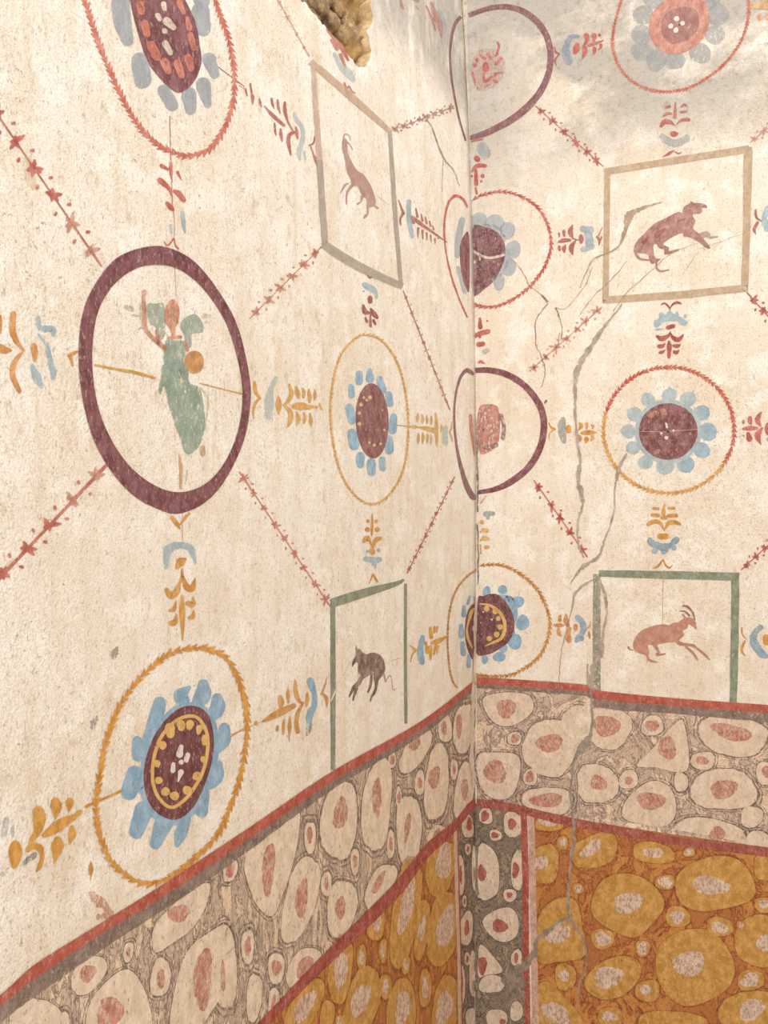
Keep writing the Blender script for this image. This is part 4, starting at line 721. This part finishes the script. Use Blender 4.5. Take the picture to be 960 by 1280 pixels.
# ------------------------------------------------------------------ diagonal garlands
GG = 'thin diagonal painted garlands'
def garland(label, w, a, b, n, size, lw, mat, fmat=None, k=1.0):
    t = thing('painted_garland', label, 'painted garland', w, (a[0]+b[0])/2, (a[1]+b[1])/2, GG)
    dx, dy = b[0]-a[0], b[1]-a[1]; L = math.hypot(dx, dy); dx /= L; dy /= L; nx, ny = -dy*k, dx*k
    Sheet(w, 2).stroke([(a[0], a[1], lw), ((a[0]+b[0])/2, (a[1]+b[1])/2, lw*.8), (b[0], b[1], lw)]).build('stem', mat, t)
    for i in range(n):
        f = (i+.5+random.uniform(-.12, .12))/n; x, y = a[0]+dx*L*f, a[1]+dy*L*f; size_ = size*random.uniform(.75, 1.2)
        s_ = Sheet(w, 3)
        for ang, ln in ((0, .9), (180, .8), (60, 1.1), (-60, 1.0), (120, .9), (-125, 1.0)):
            an = math.radians(ang+random.uniform(-30, 30)); l = size_*ln*random.uniform(.6, 1.25)
            ex = dx*math.cos(an)+nx*math.sin(an); ey = dy*math.cos(an)+ny*math.sin(an)
            s_.stroke([(x, y, size*.45), (x+ex*l*.6, y+ey*l*.6, size*.5), (x+ex*l, y+ey*l, size*.25)], n=3)
        s_.build('flower', (fmat if fmat and i >= n*.6 else mat), t)
        g_ = Sheet(w, 3); fx = x+dx*L/n*.5; fy = y+dy*L/n*.5
        if i < n-1:
            for sd in (1, -1): g_.stroke([(fx+nx*sd*size*.85, fy+ny*sd*size*.85, size*.35), (fx+nx*sd*size*1.0+dx, fy+ny*sd*size*1.0+dy, size*.4)], n=2)
            g_.each('berry', mat, t)
    return t
gr = paint((196, 108, 92), .45, .9); gf = paint((214, 150, 128), .7, .75); gs = paint((212, 136, 112), .75, .75); gm2 = paint((188, 130, 116), .6, .85)
garland('red garland coming from the upper left edge to the figure ring', 'L', (-14, 128), (126, 332), 6, 11, 2.6, gr, gf)
garland('thick red garland rising from the left edge towards the figure ring', 'L', (-8, 730), (134, 580), 5, 11, 5, paint((200, 112, 94), .6, .85), gf)
garland('salmon garland from the figure ring up to the goat frame', 'L', (402, 308), (312, 398), 6, 7, 1.8, gs, gf)
garland('long salmon garland from the figure ring down to the green frame', 'L', (299, 590), (412, 757), 9, 5.6, 1.8, paint((212, 132, 112), .6, .85))
garland('narrow red garland from the goat frame to the mid corner ring', 'L', (504, 364), (562, 512), 8, 3.4, 1.8, gm2, gf, .7)
garland('narrow red garland from mid corner ring down to the green frame', 'L', (509, 716), (568, 596), 9, 3.8, 1.6, gr, gf, .7)
garland('faint pink garland along the broken plaster edge above goat frame', 'L', (386, 70), (343, -8), 4, 3, 2.2, paint((208, 160, 140), .6, .7))
garland('mauve garland from goat frame to top corner ring', 'L', (490, 163), (567, 133), 8, 4.6, 1.4, paint((190, 140, 130), .6, .85))
garland('red garland from top corner ring to the panther frame', 'R', (670, 133), (754, 208), 6, 5.8, 1.6, paint((194, 112, 102), .5, .9))
garland('washed out salmon garland from panther frame to mid corner ring', 'R', (752, 384), (662, 464), 7, 6, 1.8, paint((220, 156, 130), .75, .75))
garland('strong red garland from mid corner ring to the green goat frame', 'R', (668, 601), (734, 696), 5, 6.6, 1.8, paint((202, 110, 96), .35, .95))
garland('red garland leaving the panther frame towards the right edge', 'R', (934, 366), (975, 412), 3, 7, 1.8, paint((186, 100, 90), .35, .95))
garland('red garland leaving the green goat frame towards the right edge', 'R', (927, 712), (975, 668), 4, 6, 1.8, paint((200, 110, 96), .4, .95))
garland('faded pink garland above the panther frame at the right edge', 'R', (938, 178), (975, 148), 3, 5.5, 1.6, paint((214, 160, 150), .7, .75))

# ------------------------------------------------------------------ cracks and repairs
GK = 'cracks in the plaster'
def crack(label, w, items, mat, px, py, jit=.22):
    t = thing('plaster_crack', label, 'crack', w, px, py, GK)
    for view, txt in items:
        sh = Sheet(w, 14, view)
        for st in txt.split('|'):
            P0 = [tuple(map(float, p.split(','))) for p in st.split()]; Q = cat(P0, False, 7)
            Q = [(x+random.uniform(-1, 1)*.6*view[2], y+random.uniform(-1, 1)*.6*view[2], w_*.72*random.uniform(.55, 1.35)) for x, y, w_ in Q]
            sh.stroke(Q, n=1, butt=True)
        sh.build('crack_line', mat, t)
    return t
ck = paint((178, 162, 146), .25, .95, .14); ckd = paint((134, 112, 92), .5, .85, .2)
cA = (640, 360, 3); cB = (640, 600, 3); cC = (500, 200, 4); cD = (640, 160, 3); cE = (500, 420, 4)
crack('wide grey filled crack winding down right wall below panther frame', 'R', [(cA, '415,60,8 350,140,12 300,215,24 262,272,26 240,330,26 238,400,16 238,480,12 245,560,14 255,650,18 248,720,20 265,800,16'), (cB, '262,20,12 266,90,14 250,150,10 248,230,12 270,290,8')], ck, 720, 520)
crack('grey branching crack around the left side of the green goat frame', 'R', [(cA, '430,620,10 400,680,16 390,740,8'), (cB, '388,10,7 380,130,8 350,220,10 322,290,14 270,322,18 232,368,8 220,390,4|305,372,8 240,420,14 222,500,6 190,620,5 180,700,4 175,780,4|325,375,18 350,430,16 356,500,12 342,570,12 335,650,22 305,700,26 296,780,22|285,690,10 282,770,10')], ck, 745, 760)
crack('pale brown crack crossing the panther frame', 'R', [(cD, '560,280,6 490,300,14 440,330,40 425,385,20 395,450,10 310,490,8 280,540,6 255,600,4|430,500,3 380,560,5 300,640,4 250,710,3|700,430,2 600,470,3 540,520,3 430,620,4 380,690,5|870,395,2 700,455,2|700,460,2 640,550,2')], paint((176, 152, 122), .5, .85, .12), 800, 300)
crack('thin brown cracks under the red corner wreath', 'R', [(cC, '555,490,3 620,570,5 645,625,5 690,660,5 740,712,16|740,720,6 682,800,6 680,930,6|780,740,10 810,840,6 805,900,5|960,540,4 920,640,4 830,740,3 780,740,3'), (cE, '678,40,5 720,140,6 725,200,6 705,260,4|800,-20,4 790,60,4|735,320,18 722,335,10')], ckd, 680, 380)
crack('hairline dark crack on left wall below the mauve garland', 'L', [((340, 0, 3), '565,435,3 600,480,4 640,590,5 680,640,4 702,700,3|640,600,2 635,720,2')], ckd, 545, 190)
crack('grey crack running down through both painted marble bands', 'R', [(vR5, '398,70,10 405,150,10 400,220,16 380,255,40 352,300,14 336,400,10 345,480,8 345,600,8'), (vR6, '238,80,8 225,200,14 215,300,12 215,430,16 250,490,10 275,545,12 278,620,8 255,680,7 250,760,6|225,430,16 170,460,14 140,490,14 110,520,18')], paint((160, 146, 132), .4, .92, .15), 715, 1050)
t = thing('plaster_patch', 'ragged pale patch of bare plaster inside the right marble band', 'plaster patch', 'R', 725, 912)
Sheet('R', 9, vR5).poly([(395, 120), (402, 190), (385, 240), (345, 252), (335, 200), (350, 180), (365, 150)], .4).build('bare_plaster', paint((232, 214, 188), .4), t)
t = thing('plaster_patch', 'grey mortar smear across the lower corner pilaster', 'plaster patch', 'R', 645, 1210)
Sheet('R', 11, v6).strokes('570,720,40 640,680,70 700,620,50 740,560,30|640,790,60 660,740,70|620,700,60 600,830,40|735,560,20 760,480,20 830,440,16', jit=.25).build('mortar', paint((160, 142, 124), .75, .85, .12), t)
# the corner joint itself
def joint(name, label, txt, w, mat):
    t = thing(name, label, 'corner joint', w, 594, 700)
    sh = Sheet(w, 16)
    for st in txt.split('|'):
        Q = cat([tuple(map(float, p.split(','))) for p in st.split()], False, 6)
        sh.stroke([(x+random.uniform(-.5, .5), y, w_*random.uniform(.6, 1.3)) for x, y, w_ in Q], n=1, butt=True)
    sh.build('joint_line', mat, t); return t
joint('corner_joint', 'dark ragged seam where the two painted walls meet', '588.5,385,.8 592,420,1.6 593,470,1.4 595,520,1.2 596.5,570,3 597.5,600,2.6 597,640,2|597,655,2 598,690,2 597.5,730,1.4', 'R', paint((112, 98, 82), .7, .9, .2))
joint('corner_joint', 'pale plaster seam filling the lower part of the wall corner', '594,745,3 593.5,790,4 592,850,4 590,890,6 589,940,6 591,985,4', 'L', paint((226, 208, 186), .4, .95, .08))

joint('corner_joint', 'pale yellowish bead running up the top part of the corner', '581,-30,5 583.5,100,5 586,200,4 588,300,4 590,392,2', 'R', paint((232, 218, 190), .5, .85, .08))
t = thing('red_smear', 'faint red smear on plaster just above the red stripe at lower left', 'paint smear', 'L', 122, 1122)
Sheet('L', 2, (0, 960, 3)).strokes('340,475,24 375,500,40 405,530,24|370,560,24 420,550,30', jit=.2).build('smear', paint((212, 140, 118), .95, .7), t)
for px, py, w_, lb in ((117, 903, 9, 'small grey smudge left of the large ochre wreath'), (143, 816, 8, 'small grey smudge above left side of the large ochre wreath'), (386, 912, 7, 'small grey smudge under the gold sprig by the green framed animal')):
    t = thing('plaster_smudge', lb, 'smudge', 'L', px, py)
    Sheet('L', 2).strokes('%g,%g,%g %g,%g,%g %g,%g,%g' % (px-2, py+6, w_*.6, px, py, w_, px+3, py-6, w_*.5), jit=.2).build('smudge', paint((150, 138, 132), .95, .7, .2), t)

# ------------------------------------------------------------------ light: open sky over a roofless room
W = bpy.data.worlds.new('sky'); bpy.context.scene.world = W; W.use_nodes = True
n = W.node_tree; bg = n.nodes['Background']
tc = n.nodes.new('ShaderNodeTexCoord'); sp = n.nodes.new('ShaderNodeSeparateXYZ'); mr = n.nodes.new('ShaderNodeMapRange'); mx = n.nodes.new('ShaderNodeMix'); mx.data_type = 'RGBA'
n.links.new(tc.outputs['Generated'], sp.inputs[0]); n.links.new(sp.outputs['Z'], mr.inputs[0]); mr.inputs[1].default_value = 0; mr.inputs[2].default_value = 1
n.links.new(mr.outputs[0], mx.inputs[0]); mx.inputs[6].default_value = (1, .98, .96, 1); mx.inputs[7].default_value = (.93, .96, 1, 1)
n.links.new(mx.outputs[2], bg.inputs[0]); bg.inputs[1].default_value = 1.42
sd = bpy.data.lights.new('sun', 'SUN'); sd.energy = 0.95; sd.angle = math.radians(70); sd.color = (1, .97, .93)
so = bpy.data.objects.new('sun', sd); C.objects.link(so); so.rotation_euler = Vector((1.0, -1.5, 0.95)).to_track_quat('Z', 'Y').to_euler()
vs_ = bpy.context.scene.view_settings
bpy.context.scene.display_settings.display_device = 'sRGB'
vs_.view_transform = 'Standard'; vs_.look = 'None'; vs_.gamma = 1; vs_.use_curve_mapping = False; vs_.exposure = 0.24
